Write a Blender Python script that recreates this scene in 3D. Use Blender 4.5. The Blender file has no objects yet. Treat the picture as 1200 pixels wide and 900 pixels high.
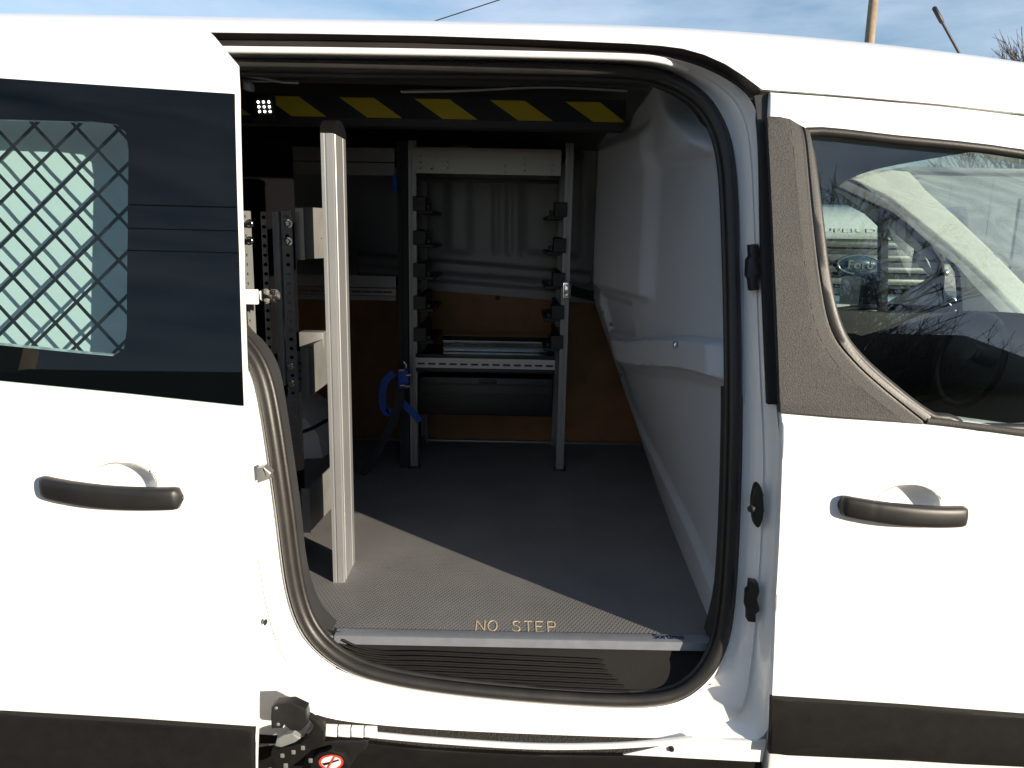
import bpy, bmesh, math, random
from mathutils import Vector, Matrix
random.seed(7)
S = bpy.context.scene
COL = S.collection

# ------------------------------------------------------------------ camera
CY, CZ, FPX, PITCH, ROLL = -1.23, 1.364, 900.0, math.radians(11.3), 0.019
_cp, _sp, _ct, _st = math.cos(PITCH), math.sin(PITCH), math.cos(ROLL), math.sin(ROLL)
FWD = Vector((0, _cp, -_sp)); R0 = Vector((1, 0, 0)); U0 = Vector((0, _sp, _cp))
RGT = _ct*R0 + _st*U0; UPV = _ct*U0 - _st*R0
cam = bpy.data.cameras.new('camera'); camo = bpy.data.objects.new('camera', cam); COL.objects.link(camo)
cam.sensor_width = 36; cam.lens = 36*FPX/1200; cam.clip_start = .05; cam.clip_end = 3000
m = Matrix.Identity(4)
for i, v in enumerate((RGT, UPV, -FWD)):
    for j in range(3): m[j][i] = v[j]
m[0][3], m[1][3], m[2][3] = 0, CY, CZ
camo.matrix_world = m
S.camera = camo
# ------------------------------------------------------------------ light
AZ, EL = math.radians(48.7), math.radians(15)
SUN = Vector((math.sin(AZ)*math.cos(EL), -math.cos(AZ)*math.cos(EL), math.sin(EL)))
w = bpy.data.worlds.new('World'); S.world = w; w.use_nodes = True
nt = w.node_tree; bg = nt.nodes['Background']
sky = nt.nodes.new('ShaderNodeTexSky'); sky.sky_type = 'NISHITA'; sky.sun_disc = False
sky.sun_elevation = EL; sky.sun_rotation = math.pi - AZ
sky.air_density = 1.0; sky.dust_density = .25; sky.ozone_density = 2
tc = nt.nodes.new('ShaderNodeTexCoord'); mp = nt.nodes.new('ShaderNodeMapping'); mp.inputs['Scale'].default_value = (1.5, 1.5, 6)
nz = nt.nodes.new('ShaderNodeTexNoise'); nz.inputs['Scale'].default_value = 3.2; nz.inputs['Detail'].default_value = 7; nz.inputs['Roughness'].default_value = .6
rp = nt.nodes.new('ShaderNodeValToRGB'); rp.color_ramp.elements[0].position = .30; rp.color_ramp.elements[1].position = .78
rp.color_ramp.elements[1].color = (.75, .75, .75, 1)
mx = nt.nodes.new('ShaderNodeMixRGB'); mx.inputs[2].default_value = (4.6, 5.3, 6.5, 1)
L = nt.links.new
L(tc.outputs['Generated'], mp.inputs['Vector']); L(mp.outputs[0], nz.inputs['Vector']); L(nz.outputs['Fac'], rp.inputs[0])
L(rp.outputs[0], mx.inputs[0]); L(sky.outputs[0], mx.inputs[1]); L(mx.outputs[0], bg.inputs['Color'])
bg.inputs['Strength'].default_value = .085
sl = bpy.data.lights.new('sun', 'SUN'); sl.energy = 5; sl.angle = math.radians(.53); sl.color = (1, .87, .70)
so = bpy.data.objects.new('sun', sl); COL.objects.link(so); so.rotation_euler = SUN.to_track_quat('Z', 'Y').to_euler(); so.location = (6, -6, 8)
S.view_settings.view_transform = 'Standard'; S.view_settings.look = 'None'; S.view_settings.gamma = 1
S.view_settings.exposure = .9
S.view_settings.use_curve_mapping = False

# ------------------------------------------------------------------ pixel directions -> points
def ray(px, py):
    return FWD + RGT*((px-600)/FPX) + UPV*((450-py)/FPX)
def UY(px, py, Y):
    d = ray(px, py); t = (Y-CY)/d.y; return Vector((d.x*t, Y, CZ+d.z*t))
def UZ(px, py, Z):
    d = ray(px, py); t = (Z-CZ)/d.z; return Vector((d.x*t, CY+d.y*t, Z))
def UX(px, py, X):
    d = ray(px, py); t = X/d.x; return Vector((X, CY+d.y*t, CZ+d.z*t))

def lerp(a, b, t): return a+(b-a)*t
def interp(tab, v):
    if v <= tab[0][0]: return tab[0][1]
    for (a, fa), (b, fb) in zip(tab, tab[1:]):
        if v <= b:
            return fa+(fb-fa)*(v-a)/(b-a)
    return tab[-1][1]
def crm(p0, p1, p2, p3, t):
    return .5*((2*p1)+(p2-p0)*t+(2*p0-5*p1+4*p2-p3)*t*t+(3*p1-p0-3*p2+p3)*t**3)
def spline(pts, n=6, closed=False):
    P = [Vector(p) for p in pts]; out = []; N = len(P)
    rng = range(N if closed else N-1)
    for i in rng:
        if closed: q = [P[(i+k) % N] for k in (-1, 0, 1, 2)]
        else: q = [P[max(i-1, 0)], P[i], P[i+1], P[min(i+2, N-1)]]
        for k in range(n): out.append(crm(*q, k/n))
    if not closed: out.append(P[-1])
    return out

# body side profile: (z, inset)
PROF = [(Vector((p[0], p[1]))) for p in
        [(.20, .10), (.33, .05), (.45, .015), (.60, 0), (.80, -.008), (.98, 0), (1.08, .012), (1.3, .062), (1.5, .12),
         (1.60, .155), (1.665, .192), (1.71, .235), (1.745, .31), (1.77, .44), (1.785, .66), (1.79, .915)]]
PS = spline(PROF, 6)
STAB = [(p[0], p[1]) for p in PS]
def drop(x):
    return .052*max(0, (x-.05)/.9)**2
def wz(z): return max(0, min(1, (z-1.3)/.35))
def surf(x, z):
    zz = z
    for _ in range(3): zz = z+drop(x)*wz(zz)
    return interp(STAB, zz)
def onS(px, py, off=0):
    d = ray(px, py); Y = -.25; prev = None
    while Y < .92:
        t = (Y-CY)/d.y; g = surf(d.x*t, CZ+d.z*t)+off-Y
        if g <= 0: break
        Y += .002
    t = (Y-CY)/d.y
    return Vector((d.x*t, Y, CZ+d.z*t))

# ------------------------------------------------------------------ materials
MATS = {}
def mat(name, col, rough=.5, metal=0, var=.0, vscale=8, bump=0, bscale=200, coat=0, spec=.5, emit=None, estr=0, col2=None, bdist=.001, detail=4):
    if name in MATS: return MATS[name]
    M = bpy.data.materials.new(name); M.use_nodes = True; n = M.node_tree; b = n.nodes['Principled BSDF']
    b.inputs['Roughness'].default_value = rough; b.inputs['Metallic'].default_value = metal
    b.inputs['Specular IOR Level'].default_value = spec; b.inputs['Coat Weight'].default_value = coat
    b.inputs['Coat Roughness'].default_value = .05
    t = n.nodes.new('ShaderNodeTexCoord')
    z = n.nodes.new('ShaderNodeTexNoise'); z.inputs['Scale'].default_value = vscale; z.inputs['Detail'].default_value = detail
    n.links.new(t.outputs['Object'], z.inputs['Vector'])
    r = n.nodes.new('ShaderNodeValToRGB'); r.color_ramp.elements[0].position = .3; r.color_ramp.elements[1].position = .7
    c2 = col2 or tuple(c*(1-var) for c in col)
    r.color_ramp.elements[0].color = (*c2, 1); r.color_ramp.elements[1].color = (*col, 1)
    n.links.new(z.outputs['Fac'], r.inputs[0]); n.links.new(r.outputs[0], b.inputs['Base Color'])
    mr = n.nodes.new('ShaderNodeMapRange'); mr.inputs['To Min'].default_value = max(0, rough*.85); mr.inputs['To Max'].default_value = min(1, rough*1.15)
    n.links.new(z.outputs['Fac'], mr.inputs['Value']); n.links.new(mr.outputs[0], b.inputs['Roughness'])
    if bump:
        z2 = n.nodes.new('ShaderNodeTexNoise'); z2.inputs['Scale'].default_value = bscale; z2.inputs['Detail'].default_value = 3
        n.links.new(t.outputs['Object'], z2.inputs['Vector'])
        bp = n.nodes.new('ShaderNodeBump'); bp.inputs['Strength'].default_value = bump; bp.inputs['Distance'].default_value = bdist
        n.links.new(z2.outputs['Fac'], bp.inputs['Height']); n.links.new(bp.outputs[0], b.inputs['Normal'])
    if emit:
        b.inputs['Emission Color'].default_value = (*emit, 1); b.inputs['Emission Strength'].default_value = estr
    MATS[name] = M; return M
def glass(name, tint, ior=1.55):
    M = bpy.data.materials.new(name); M.use_nodes = True; n = M.node_tree; n.nodes.clear()
    o = n.nodes.new('ShaderNodeOutputMaterial'); a = n.nodes.new('ShaderNodeBsdfTransparent'); g = n.nodes.new('ShaderNodeBsdfGlossy')
    lw = n.nodes.new('ShaderNodeLayerWeight'); pw = n.nodes.new('ShaderNodeMath'); pw.operation = 'POWER'; pw.inputs[1].default_value = 5; f = n.nodes.new('ShaderNodeMapRange'); x = n.nodes.new('ShaderNodeMixShader')
    nz = n.nodes.new('ShaderNodeTexNoise'); nz.inputs['Scale'].default_value = 5; cr = n.nodes.new('ShaderNodeMapRange')
    cr.inputs['To Min'].default_value = .93; cr.inputs['To Max'].default_value = 1.0
    t = n.nodes.new('ShaderNodeTexCoord'); n.links.new(t.outputs['Object'], nz.inputs['Vector']); n.links.new(nz.outputs['Fac'], cr.inputs['Value'])
    mm = n.nodes.new('ShaderNodeMixRGB'); mm.blend_type = 'MULTIPLY'; mm.inputs[0].default_value = 1; mm.inputs[1].default_value = (*tint, 1)
    n.links.new(cr.outputs[0], mm.inputs[2]); n.links.new(mm.outputs[0], a.inputs['Color'])
    lw.inputs['Blend'].default_value = .5; n.links.new(lw.outputs['Facing'], pw.inputs[0]); n.links.new(pw.outputs[0], f.inputs['Value'])
    f.inputs['To Min'].default_value = 1.5*((ior-1)/(ior+1))**2; f.inputs['To Max'].default_value = .95; g.inputs['Roughness'].default_value = .0
    n.links.new(f.outputs[0], x.inputs[0]); n.links.new(a.outputs[0], x.inputs[1]); n.links.new(g.outputs[0], x.inputs[2]); n.links.new(x.outputs[0], o.inputs['Surface'])
    MATS[name] = M; return M
WHITE = mat('white_paint', (.80, .80, .79), .28, var=.03, vscale=3, coat=.6)
JAMB = WHITE
GLASSD = glass('tinted_door_glass', (.57, .72, .72), 1.39)
GLASSF = glass('front_door_glass', (.60, .70, .68), 1.8)
GLASSW = glass('windshield_glass', (.74, .82, .80), 1.5)
def dusty(M, amt):
    n = M.node_tree; out = next(x for x in n.nodes if x.type == 'OUTPUT_MATERIAL'); src = out.inputs['Surface'].links[0].from_socket
    d = n.nodes.new('ShaderNodeBsdfTranslucent'); d.inputs['Color'].default_value = (.75, .8, .8, 1); d2 = n.nodes.new('ShaderNodeBsdfDiffuse'); d2.inputs['Color'].default_value = (.75, .8, .8, 1)
    a = n.nodes.new('ShaderNodeAddShader'); z = n.nodes.new('ShaderNodeTexNoise'); z.inputs['Scale'].default_value = 4; z.inputs['Distortion'].default_value = 2.5; r = n.nodes.new('ShaderNodeMapRange')
    r.inputs['From Min'].default_value = .35; r.inputs['From Max'].default_value = .7; r.inputs['To Min'].default_value = amt*.5; r.inputs['To Max'].default_value = amt*1.3
    t = n.nodes.new('ShaderNodeTexCoord'); n.links.new(t.outputs['Object'], z.inputs['Vector']); n.links.new(z.outputs['Fac'], r.inputs['Value'])
    x = n.nodes.new('ShaderNodeMixShader'); n.links.new(d.outputs[0], a.inputs[0]); n.links.new(d2.outputs[0], a.inputs[1])
    n.links.new(r.outputs[0], x.inputs[0]); n.links.new(src, x.inputs[1]); n.links.new(a.outputs[0], x.inputs[2]); n.links.new(x.outputs[0], out.inputs['Surface'])
dusty(GLASSW, .2)
FRIT = mat('black_ceramic_border', (.005, .005, .006), .9, var=.2, spec=.02)
BLACK = mat('black_plastic', (.013, .0128, .0125), .45, var=.25, vscale=30, bump=.15, bscale=600)
CLAD = mat('grained_cladding', (.009, .0088, .0086), .65, spec=.18, var=.2, vscale=40, bump=.5, bscale=900)
def applique_mat():
    M = mat('grained_pillar_plastic', (.060, .059, .057), .7, col2=(.021, .021, .020), vscale=420, bump=.8, bscale=420, bdist=.0015, detail=2, spec=.4)
    return M
APPL = applique_mat()
RUBBER = mat('seal_rubber', (.020, .0185, .017), .45, var=.3, vscale=25, bump=.2, bscale=300)
TRIMD = mat('dark_ditch_trim', (.030, .026, .024), .5, var=.3, vscale=12)
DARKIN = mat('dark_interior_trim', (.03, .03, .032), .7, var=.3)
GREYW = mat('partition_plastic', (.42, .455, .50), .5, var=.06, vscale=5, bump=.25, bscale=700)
WALLG = mat('shade_toned_interior_paint', (.25, .26, .27), .35, var=.1, vscale=3)  # white wall paint, greyed down to carry the dim interior's shade
HARDB = mat('brown_hardboard', (.27, .125, .04), .6, var=.25, vscale=14, bump=.2, bscale=250)
ALU = mat('aluminium_extrusion', (.40, .41, .42), .33, metal=.6, var=.08, vscale=6)
ALUD = mat('dull_aluminium', (.28, .285, .29), .38, metal=.6, var=.1, vscale=15)
STEEL = mat('galvanised_steel', (.25, .25, .245), .45, metal=.4, var=.2, vscale=18)
CHROME = mat('chrome', (.85, .85, .85), .12, metal=1, var=.1)
GREYP = mat('grey_powder_coat', (.20, .21, .21), .42, var=.12, vscale=30, bump=.2, bscale=500)
YEL = mat('yellow_hazard_film', (.56, .45, .03), .5, var=.12, vscale=12)
BLUEST = mat('blue_strap', (.01, .08, .42), .6, var=.25, vscale=60, bump=.5, bscale=500)
WEB = mat('dark_webbing', (.03, .032, .035), .8, var=.3, vscale=80, bump=.5, bscale=600)
PLY = mat('plywood_edge', (.55, .36, .15), .7, var=.3, vscale=60)
CREAM = mat('cream_trim', (.62, .60, .53), .7, var=.06)
HEADL = mat('grey_headliner', (.30, .31, .31), .9, var=.1)
DASH = mat('dashboard_plastic', (.06, .065, .07), .6, var=.2)
SEATM = mat('seat_cloth', (.05, .052, .055), .9, var=.3, vscale=60, bump=.4, bscale=400)
ASPH = mat('asphalt', (.075, .072, .068), .9, col2=(.045, .043, .041), vscale=60, bump=.7, bscale=180, bdist=.006)

def floor_mat():
    M = bpy.data.materials.new('rubber_diamond_mat'); M.use_nodes = True; n = M.node_tree; b = n.nodes['Principled BSDF']
    t = n.nodes.new('ShaderNodeTexCoord'); k = n.links.new
    hs = []
    for ang in (30, -30):
        mp = n.nodes.new('ShaderNodeMapping'); mp.inputs['Rotation'].default_value = (0, 0, math.radians(ang)); k(t.outputs['Object'], mp.inputs['Vector'])
        wv = n.nodes.new('ShaderNodeTexWave'); wv.inputs['Scale'].default_value = 44; wv.inputs['Distortion'].default_value = 0; k(mp.outputs[0], wv.inputs['Vector'])
        hs.append(wv)
    mu = n.nodes.new('ShaderNodeMath'); mu.operation = 'MULTIPLY'; k(hs[0].outputs['Fac'], mu.inputs[0]); k(hs[1].outputs['Fac'], mu.inputs[1])
    bp = n.nodes.new('ShaderNodeBump'); bp.inputs['Strength'].default_value = .3; bp.inputs['Distance'].default_value = .0018
    k(mu.outputs[0], bp.inputs['Height']); k(bp.outputs[0], b.inputs['Normal'])
    z = n.nodes.new('ShaderNodeTexNoise'); z.inputs['Scale'].default_value = 9; z.inputs['Detail'].default_value = 6; k(t.outputs['Object'], z.inputs['Vector'])
    r = n.nodes.new('ShaderNodeValToRGB'); r.color_ramp.elements[0].position = .3; r.color_ramp.elements[1].position = .75
    r.color_ramp.elements[0].color = (.150, .149, .150, 1); r.color_ramp.elements[1].color = (.188, .186, .186, 1)
    k(z.outputs['Fac'], r.inputs[0]); k(r.outputs[0], b.inputs['Base Color'])
    b.inputs['Roughness'].default_value = .55; b.inputs['Specular IOR Level'].default_value = .35
    return M
FLOORM = floor_mat()

# ------------------------------------------------------------------ object helpers
def thing(name, loc, label, cat, group=None):
    o = bpy.data.objects.new(name, None); COL.objects.link(o); o.location = loc; o.empty_display_size = .1
    o['label'] = label; o['category'] = cat
    if group: o['group'] = group
    return o
WPOS = {}
def wloc(o):
    v = Vector(o.location)
    return v if o.parent is None else WPOS.get(o.name, Vector((0, 0, 0)))
def link(name, me, M, parent=None, smooth=40):
    o = bpy.data.objects.new(name, me); COL.objects.link(o)
    if M is not None and not me.materials: me.materials.append(M)
    if smooth and me.polygons:
        me.shade_smooth(); me.set_sharp_from_angle(angle=math.radians(smooth))
    if parent is not None:
        o.parent = parent
        root = parent
        if parent.parent is None and parent.type == 'EMPTY':
            o.matrix_parent_inverse = Matrix.Translation(-Vector(parent.location))
        # parts hold world coordinates themselves, so sub-parts need no offset
    return o
def fin(bm, name, M, parent=None, smooth=40):
    me = bpy.data.meshes.new(name); bmesh.ops.recalc_face_normals(bm, faces=bm.faces)
    bm.to_mesh(me); bm.free(); return link(name, me, M, parent, smooth)
def box(bm, lo, hi):
    x0, y0, z0 = lo; x1, y1, z1 = hi
    v = [bm.verts.new(p) for p in [(x0, y0, z0), (x1, y0, z0), (x1, y1, z0), (x0, y1, z0), (x0, y0, z1), (x1, y0, z1), (x1, y1, z1), (x0, y1, z1)]]
    for f in [(0, 3, 2, 1), (4, 5, 6, 7), (0, 1, 5, 4), (1, 2, 6, 5), (2, 3, 7, 6), (3, 0, 4, 7)]: bm.faces.new([v[i] for i in f])
    return v
def bevel_all(bm, wd, seg=2):
    bmesh.ops.bevel(bm, geom=list(bm.edges), offset=wd, segments=seg, affect='EDGES', profile=.5)
def boxobj(name, lo, hi, M, parent=None, bev=.002, rot=None):
    bm = bmesh.new(); box(bm, [min(a, b) for a, b in zip(lo, hi)], [max(a, b) for a, b in zip(lo, hi)])
    if bev: bevel_all(bm, bev)
    if rot:
        c = (Vector(lo)+Vector(hi))/2
        bmesh.ops.rotate(bm, cent=c, matrix=Matrix.Rotation(rot[0], 3, rot[1]), verts=bm.verts)
    return fin(bm, name, M, parent)
def sweep(bm, path, prof, closed=False, up=None, scales=None):
    """prof: list of (a,b) in frame (side, up)"""
    P = [Vector(p) for p in path]; N = len(P); rings = []
    for i, p in enumerate(P):
        if closed: t = P[(i+1) % N]-P[i-1]
        else: t = P[min(i+1, N-1)]-P[max(i-1, 0)]
        t.normalize(); u = Vector(up) if up else (Vector((0, 0, 1)) if abs(t.z) < .9 else Vector((0, 1, 0)))
        s = t.cross(u).normalized(); u = s.cross(t)
        k = scales[i] if scales else 1
        rings.append([bm.verts.new(p+s*a*k+u*b*k) for a, b in prof])
    n = len(prof)
    for i in range(N if closed else N-1):
        A, B = rings[i], rings[(i+1) % N]
        for k in range(n): bm.faces.new([A[k], A[(k+1) % n], B[(k+1) % n], B[k]])
    if not closed:
        bm.faces.new(rings[0][::-1]); bm.faces.new(rings[-1])
    return rings
def circ(r, n=8, ry=None): return [(r*math.cos(2*math.pi*k/n), (ry or r)*math.sin(2*math.pi*k/n)) for k in range(n)]
def tube(name, path, r, M, parent=None, n=8, closed=False, ry=None, up=None, scales=None):
    bm = bmesh.new(); sweep(bm, path, circ(r, n, ry), closed, up, scales); return fin(bm, name, M, parent, 60)
def loft(bm, loops, closed=False):
    R = [[bm.verts.new(p) for p in l] for l in loops]; n = len(R[0])
    for A, B in zip(R, R[1:]):
        for k in range(n if closed else n-1): bm.faces.new([A[k], A[(k+1) % n], B[(k+1) % n], B[k]])
    return R
def fill2d(loops):
    """triangulated polygon with holes in XZ plane, faces towards -Y"""
    bm = bmesh.new(); ed = []
    for lp in loops:
        vs = [bm.verts.new((p[0], 0, p[1])) for p in lp]
        for a, b in zip(vs, vs[1:]+vs[:1]): ed.append(bm.edges.new((a, b)))
    bmesh.ops.triangle_fill(bm, use_beauty=True, use_dissolve=False, edges=ed, normal=(0, -1, 0))
    for f in bm.faces:
        f.normal_update()
        if f.normal.y > 0: f.normal_flip()
    return bm
def thicken(bm, th, bev=0, seg=2):
    """th: function(co)->vector from front to back"""
    bd = [e for e in bm.edges if len(e.link_faces) == 1]; fr = list(bm.faces); mp = {}
    for v in list(bm.verts): mp[v] = bm.verts.new(v.co+th(v.co))
    for f in fr: bm.faces.new([mp[v] for v in reversed(f.verts)])
    for e in bd:
        f = e.link_faces[0]; a, b = e.verts
        vs = list(f.verts); i = vs.index(a)
        if vs[(i+1) % len(vs)] is b: a, b = b, a
        try: bm.faces.new([a, b, mp[b], mp[a]])
        except ValueError: pass
    if bev:
        bmesh.ops.bevel(bm, geom=[e for e in bd if e.is_valid], offset=bev, segments=seg, affect='EDGES', profile=.5)
def panel(name, loops_xz, off, thick, M, parent=None, bev=.003, zc=.03, fn=None, mirror=False):
    """sheet following the body side: loops in (x,z)"""
    bm = fill2d(loops_xz)
    zs = [v.co.z for v in bm.verts]; z = min(zs)+zc
    while z < max(zs)-1e-4:
        bmesh.ops.bisect_plane(bm, geom=list(bm.verts)+list(bm.edges)+list(bm.faces), plane_co=(0, 0, z), plane_no=(0, 0, 1)); z += zc
    xs = [v.co.x for v in bm.verts]; x = min(xs)+.12
    while x < max(xs)-1e-3:
        bmesh.ops.bisect_plane(bm, geom=list(bm.verts)+list(bm.edges)+list(bm.faces), plane_co=(x, 0, 0), plane_no=(1, 0, 0)); x += .12
    sf = fn or surf
    for v in bm.verts: v.co.y = sf(v.co.x, v.co.z)+off
    if thick: thicken(bm, lambda c: Vector((0, thick, 0)), bev)
    return fin(bm, name, M, parent, 35) if thick else _fin_keep(bm, name, M, parent)
def _fin_keep(bm, name, M, parent, smooth=35):
    me = bpy.data.meshes.new(name); bm.to_mesh(me); bm.free(); return link(name, me, M, parent, smooth)
def xz(pts, off=0):
    out = []
    for p in pts:
        v = onS(p[0], p[1], off); out.append((v.x, v.z))
    return out
def sp2(pts, n=6, closed=True): return [(v.x, v.y) for v in spline([(p[0], p[1]) for p in pts], n, closed)]
def plate(name, loops, origin, ax, ay, thick, M, parent=None, bev=0):
    """flat plate: loops in local (a,b); normal = side facing the viewer"""
    bm = fill2d(loops); ax = Vector(ax); ay = Vector(ay); nrm = ax.cross(ay)
    O = Vector(origin)
    for v in bm.verts: v.co = O+ax*v.co.x+ay*v.co.z
    thicken(bm, lambda c: -nrm*thick, bev)
    return fin(bm, name, M, parent, 35)
def rrect(x0, y0, x1, y1, r, n=5):
    out = []
    for cx, cy, a0 in ((x1-r, y0+r, -90), (x1-r, y1-r, 0), (x0+r, y1-r, 90), (x0+r, y0+r, 180)):
        for k in range(n+1):
            a = math.radians(a0+90*k/n); out.append((cx+r*math.cos(a), cy+r*math.sin(a)))
    return out
def disc(cx, cy, r, n=10, ry=None): return [(cx+r*math.cos(2*math.pi*k/n), cy+(ry or r)*math.sin(2*math.pi*k/n)) for k in range(n)]
def dome(bm, c, rx, ry, rz, nu=20, nv=8, half=True, axis='y-'):
    """half ellipsoid bulging to -y (or +y when ry < 0)"""
    rows = []
    for i in range(nv+1):
        a = (math.pi/2)*i/nv
        rows.append([bm.verts.new((c[0]+rx*math.cos(a)*math.cos(2*math.pi*k/nu), c[1]-ry*math.sin(a), c[2]+rz*math.cos(a)*math.sin(2*math.pi*k/nu))) for k in range(nu)])
    for A, B in zip(rows, rows[1:]):
        for k in range(nu): bm.faces.new([A[k], A[(k+1) % nu], B[(k+1) % nu], B[k]])
    bmesh.ops.remove_doubles(bm, verts=rows[-1], dist=1e-5)
def bolt(name, c, r, h, M, parent, n=6):
    """hex bolt head facing -y"""
    bm = bmesh.new(); c = Vector(c)
    loops = [[c+Vector((rr*math.cos(2*math.pi*k/12), -y, rr*math.sin(2*math.pi*k/12))) for k in range(12)] for rr, y in ((r*1.5, 0), (r*1.5, h*.2), (r, h*.25), (r*.95, h*.8), (r*.7, h), (.0005, h*1.02))]
    loft(bm, loops, True); return fin(bm, name, M, parent, 40)

# ================================================================== ground
bm = bmesh.new(); v = [bm.verts.new(p) for p in ((-400, -400, 0), (400, -400, 0), (400, 400, 0), (-400, 400, 0))]; bm.faces.new(v)
g = fin(bm, 'ground', ASPH); g['kind'] = 'structure'

# ================================================================== the van
VAN = thing('cargo_van', (-.2, .915, 0), 'white cargo van with its side sliding door open', 'van')
def pxpanel(name, px, off, th, M, parent=None, bev=.002, smooth_n=0, holes=()):
    lp = sp2(px, smooth_n) if smooth_n else px
    return panel(name, [xz(lp, off)]+[xz(h, off) for h in holes], off, th, M, parent, bev)

# ---- roof
ed = []
for p in [(245, 38), (370, 39.5), (500, 42), (620, 46), (740, 51), (775, 53.5), (800, 57), (825, 64), (850, 75), (872, 89), (893, 105), (940, 108), (1000, 113), (1100, 122), (1200, 133)]:
    q = onS(*p); ed.append((q.x, q.z))
ed = [(-2.35, ed[0][1]+.004)]+ed+[(1.12, 1.555), (1.3, 1.47)]
xs = sorted(set([-2.35, -2.0, -1.6, -1.2, -.9, -.7]+[e[0] for e in ed]+[.5*(a[0]+b[0]) for a, b in zip(ed[1:], ed[2:])]))
rows = []
for x in xs:
    z0 = interp(ed, x); pr = [(p[1], p[0]-drop(x)*wz(p[0])) for p in PS]
    j = next(i for i, p in enumerate(pr) if p[1] > z0)
    t = (z0-pr[j-1][1])/(pr[j][1]-pr[j-1][1]); j0 = j-1+t; col = []
    for k in range(31):
        f = j0+(len(pr)-1-j0)*(k/30); i = min(int(f), len(pr)-2); u = f-i
        col.append((lerp(pr[i][0], pr[i+1][0], u), lerp(pr[i][1], pr[i+1][1], u)))
    c = [Vector((x, col[0][0]+.02, col[0][1]+.001))]+[Vector((x, y, z)) for y, z in col]
    for k in range(len(PS)-2, 0, -1):
        y, z = pr[k]
        if z < 1.5: break
        c.append(Vector((x, 1.83-y, z)))
    rows.append(c)
n = min(len(c) for c in rows); rows = [c[:n] for c in rows]
bm = bmesh.new(); loft(bm, rows); roof = fin(bm, 'roof', WHITE, VAN, 50)
# antenna on the roof
A, B = UY(1121, 57, .62), UY(1094, 8, .62)
A = A-(B-A)*.35
tube('antenna', [A, lerp(A, B, .35), lerp(A, B, .72)], .0030, BLACK, VAN, 8)
tube('antenna_tip', [lerp(A, B, .70), lerp(A, B, .74), lerp(A, B, .98), B], .0052, BLACK, VAN, 8, scales=[.5, 1, 1, .5])

# ---- door aperture: jamb ring lofted from the outer skin to the seal flange
RO = [(225, 53), (400, 55), (600, 59), (740, 63), (800, 71), (850, 92), (882, 120), (893, 170), (899, 300), (906, 440), (915, 540), (908, 680), (903, 790), (897, 866),
      (820, 866), (700, 863), (550, 857), (450, 850), (370, 838), (320, 800), (295, 730), (280, 640), (270, 540), (262, 470), (250, 430), (235, 400), (205, 350), (200, 200), (208, 90)]
RI = [(240, 68), (400, 69), (600, 71), (735, 75), (782, 83), (822, 104), (848, 138), (863, 190), (868, 300), (871, 440), (869, 580), (862, 710), (848, 772), (815, 812),
      (770, 829), (690, 829), (550, 818), (450, 803), (395, 782), (355, 745), (335, 690), (325, 610), (312, 520), (300, 450), (284, 418), (262, 395), (238, 350), (228, 200), (230, 90)]
def ioff(k):
    return {10: .085, 11: .078, 12: .067, 13: .056, 14: .05, 15: .05, 16: .05, 17: .053, 18: .062, 19: .072, 20: .08}.get(k, .085)
N = len(RO)
def ringloop(f, dy):
    P = []
    for k in range(N):
        o = onS(*RO[k], .014); i = onS(*RI[k], ioff(k)); P.append(o.lerp(i, f)+Vector((0, dy, 0)))
    return relax0(spline(P, 6, True))
def relax0(P):
    for _ in range(4): P = [(P[i-1]+P[i]*2+P[(i+1) % len(P)])/4 for i in range(len(P))]
    return P
bm = bmesh.new()
back = ringloop(0, .004)
loft(bm, [[p+Vector((0, .05, 0)) for p in ringloop(-.06, .03)], ringloop(0, 0), ringloop(.10, .004), ringloop(.16, .012), ringloop(.34, .014), ringloop(.40, .006), ringloop(.62, .004), ringloop(.72, .012), ringloop(.9, .014), ringloop(.97, .004), ringloop(1.0, 0), ringloop(1.03, .02)], True)
jamb = fin(bm, 'door_jamb', JAMB, VAN, 50)
# rubber seal along the flange
def inset(px, d):
    out = []
    for k in range(len(px)):
        a = Vector(px[k-1]); b = Vector(px[(k+1) % len(px)]); t = (b-a).normalized(); nrm = Vector((-t.y, t.x)); out.append(Vector(px[k])+nrm*d)
    return out
def relax(P, n=10):
    for _ in range(n): P = [(P[i-1]+P[i]*2+P[(i+1) % len(P)])/4 for i in range(len(P))]
    return P
sealpx = inset(RI, 9)
P = relax(spline([onS(p[0], p[1], ioff(k)+.002) for k, p in enumerate(sealpx)], 6, True), 9)
tube('door_seal', P, .0115, RUBBER, VAN, 12, True, up=(0, 1, 0))
sealpx2 = inset(RI, 18)
P = relax(spline([onS(p[0], p[1], ioff(k)+.022) for k, p in enumerate(sealpx2)], 6, True), 9)
bm = bmesh.new(); sweep(bm, P, circ(.007, 8), True, up=(0, 1, 0)); fin(bm, 'seal_lip', RUBBER, VAN, 60)
# inner trim running back from the flange
idx = list(range(18, N))+list(range(0, 13))
P0 = spline([onS(*sealpx[k], ioff(k)) for k in idx], 4)
bm = bmesh.new(); loft(bm, [P0, [p+Vector((0, .10, 0)) for p in P0]])
fin(bm, 'inner_trim', DARKIN, VAN, 50)
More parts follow.
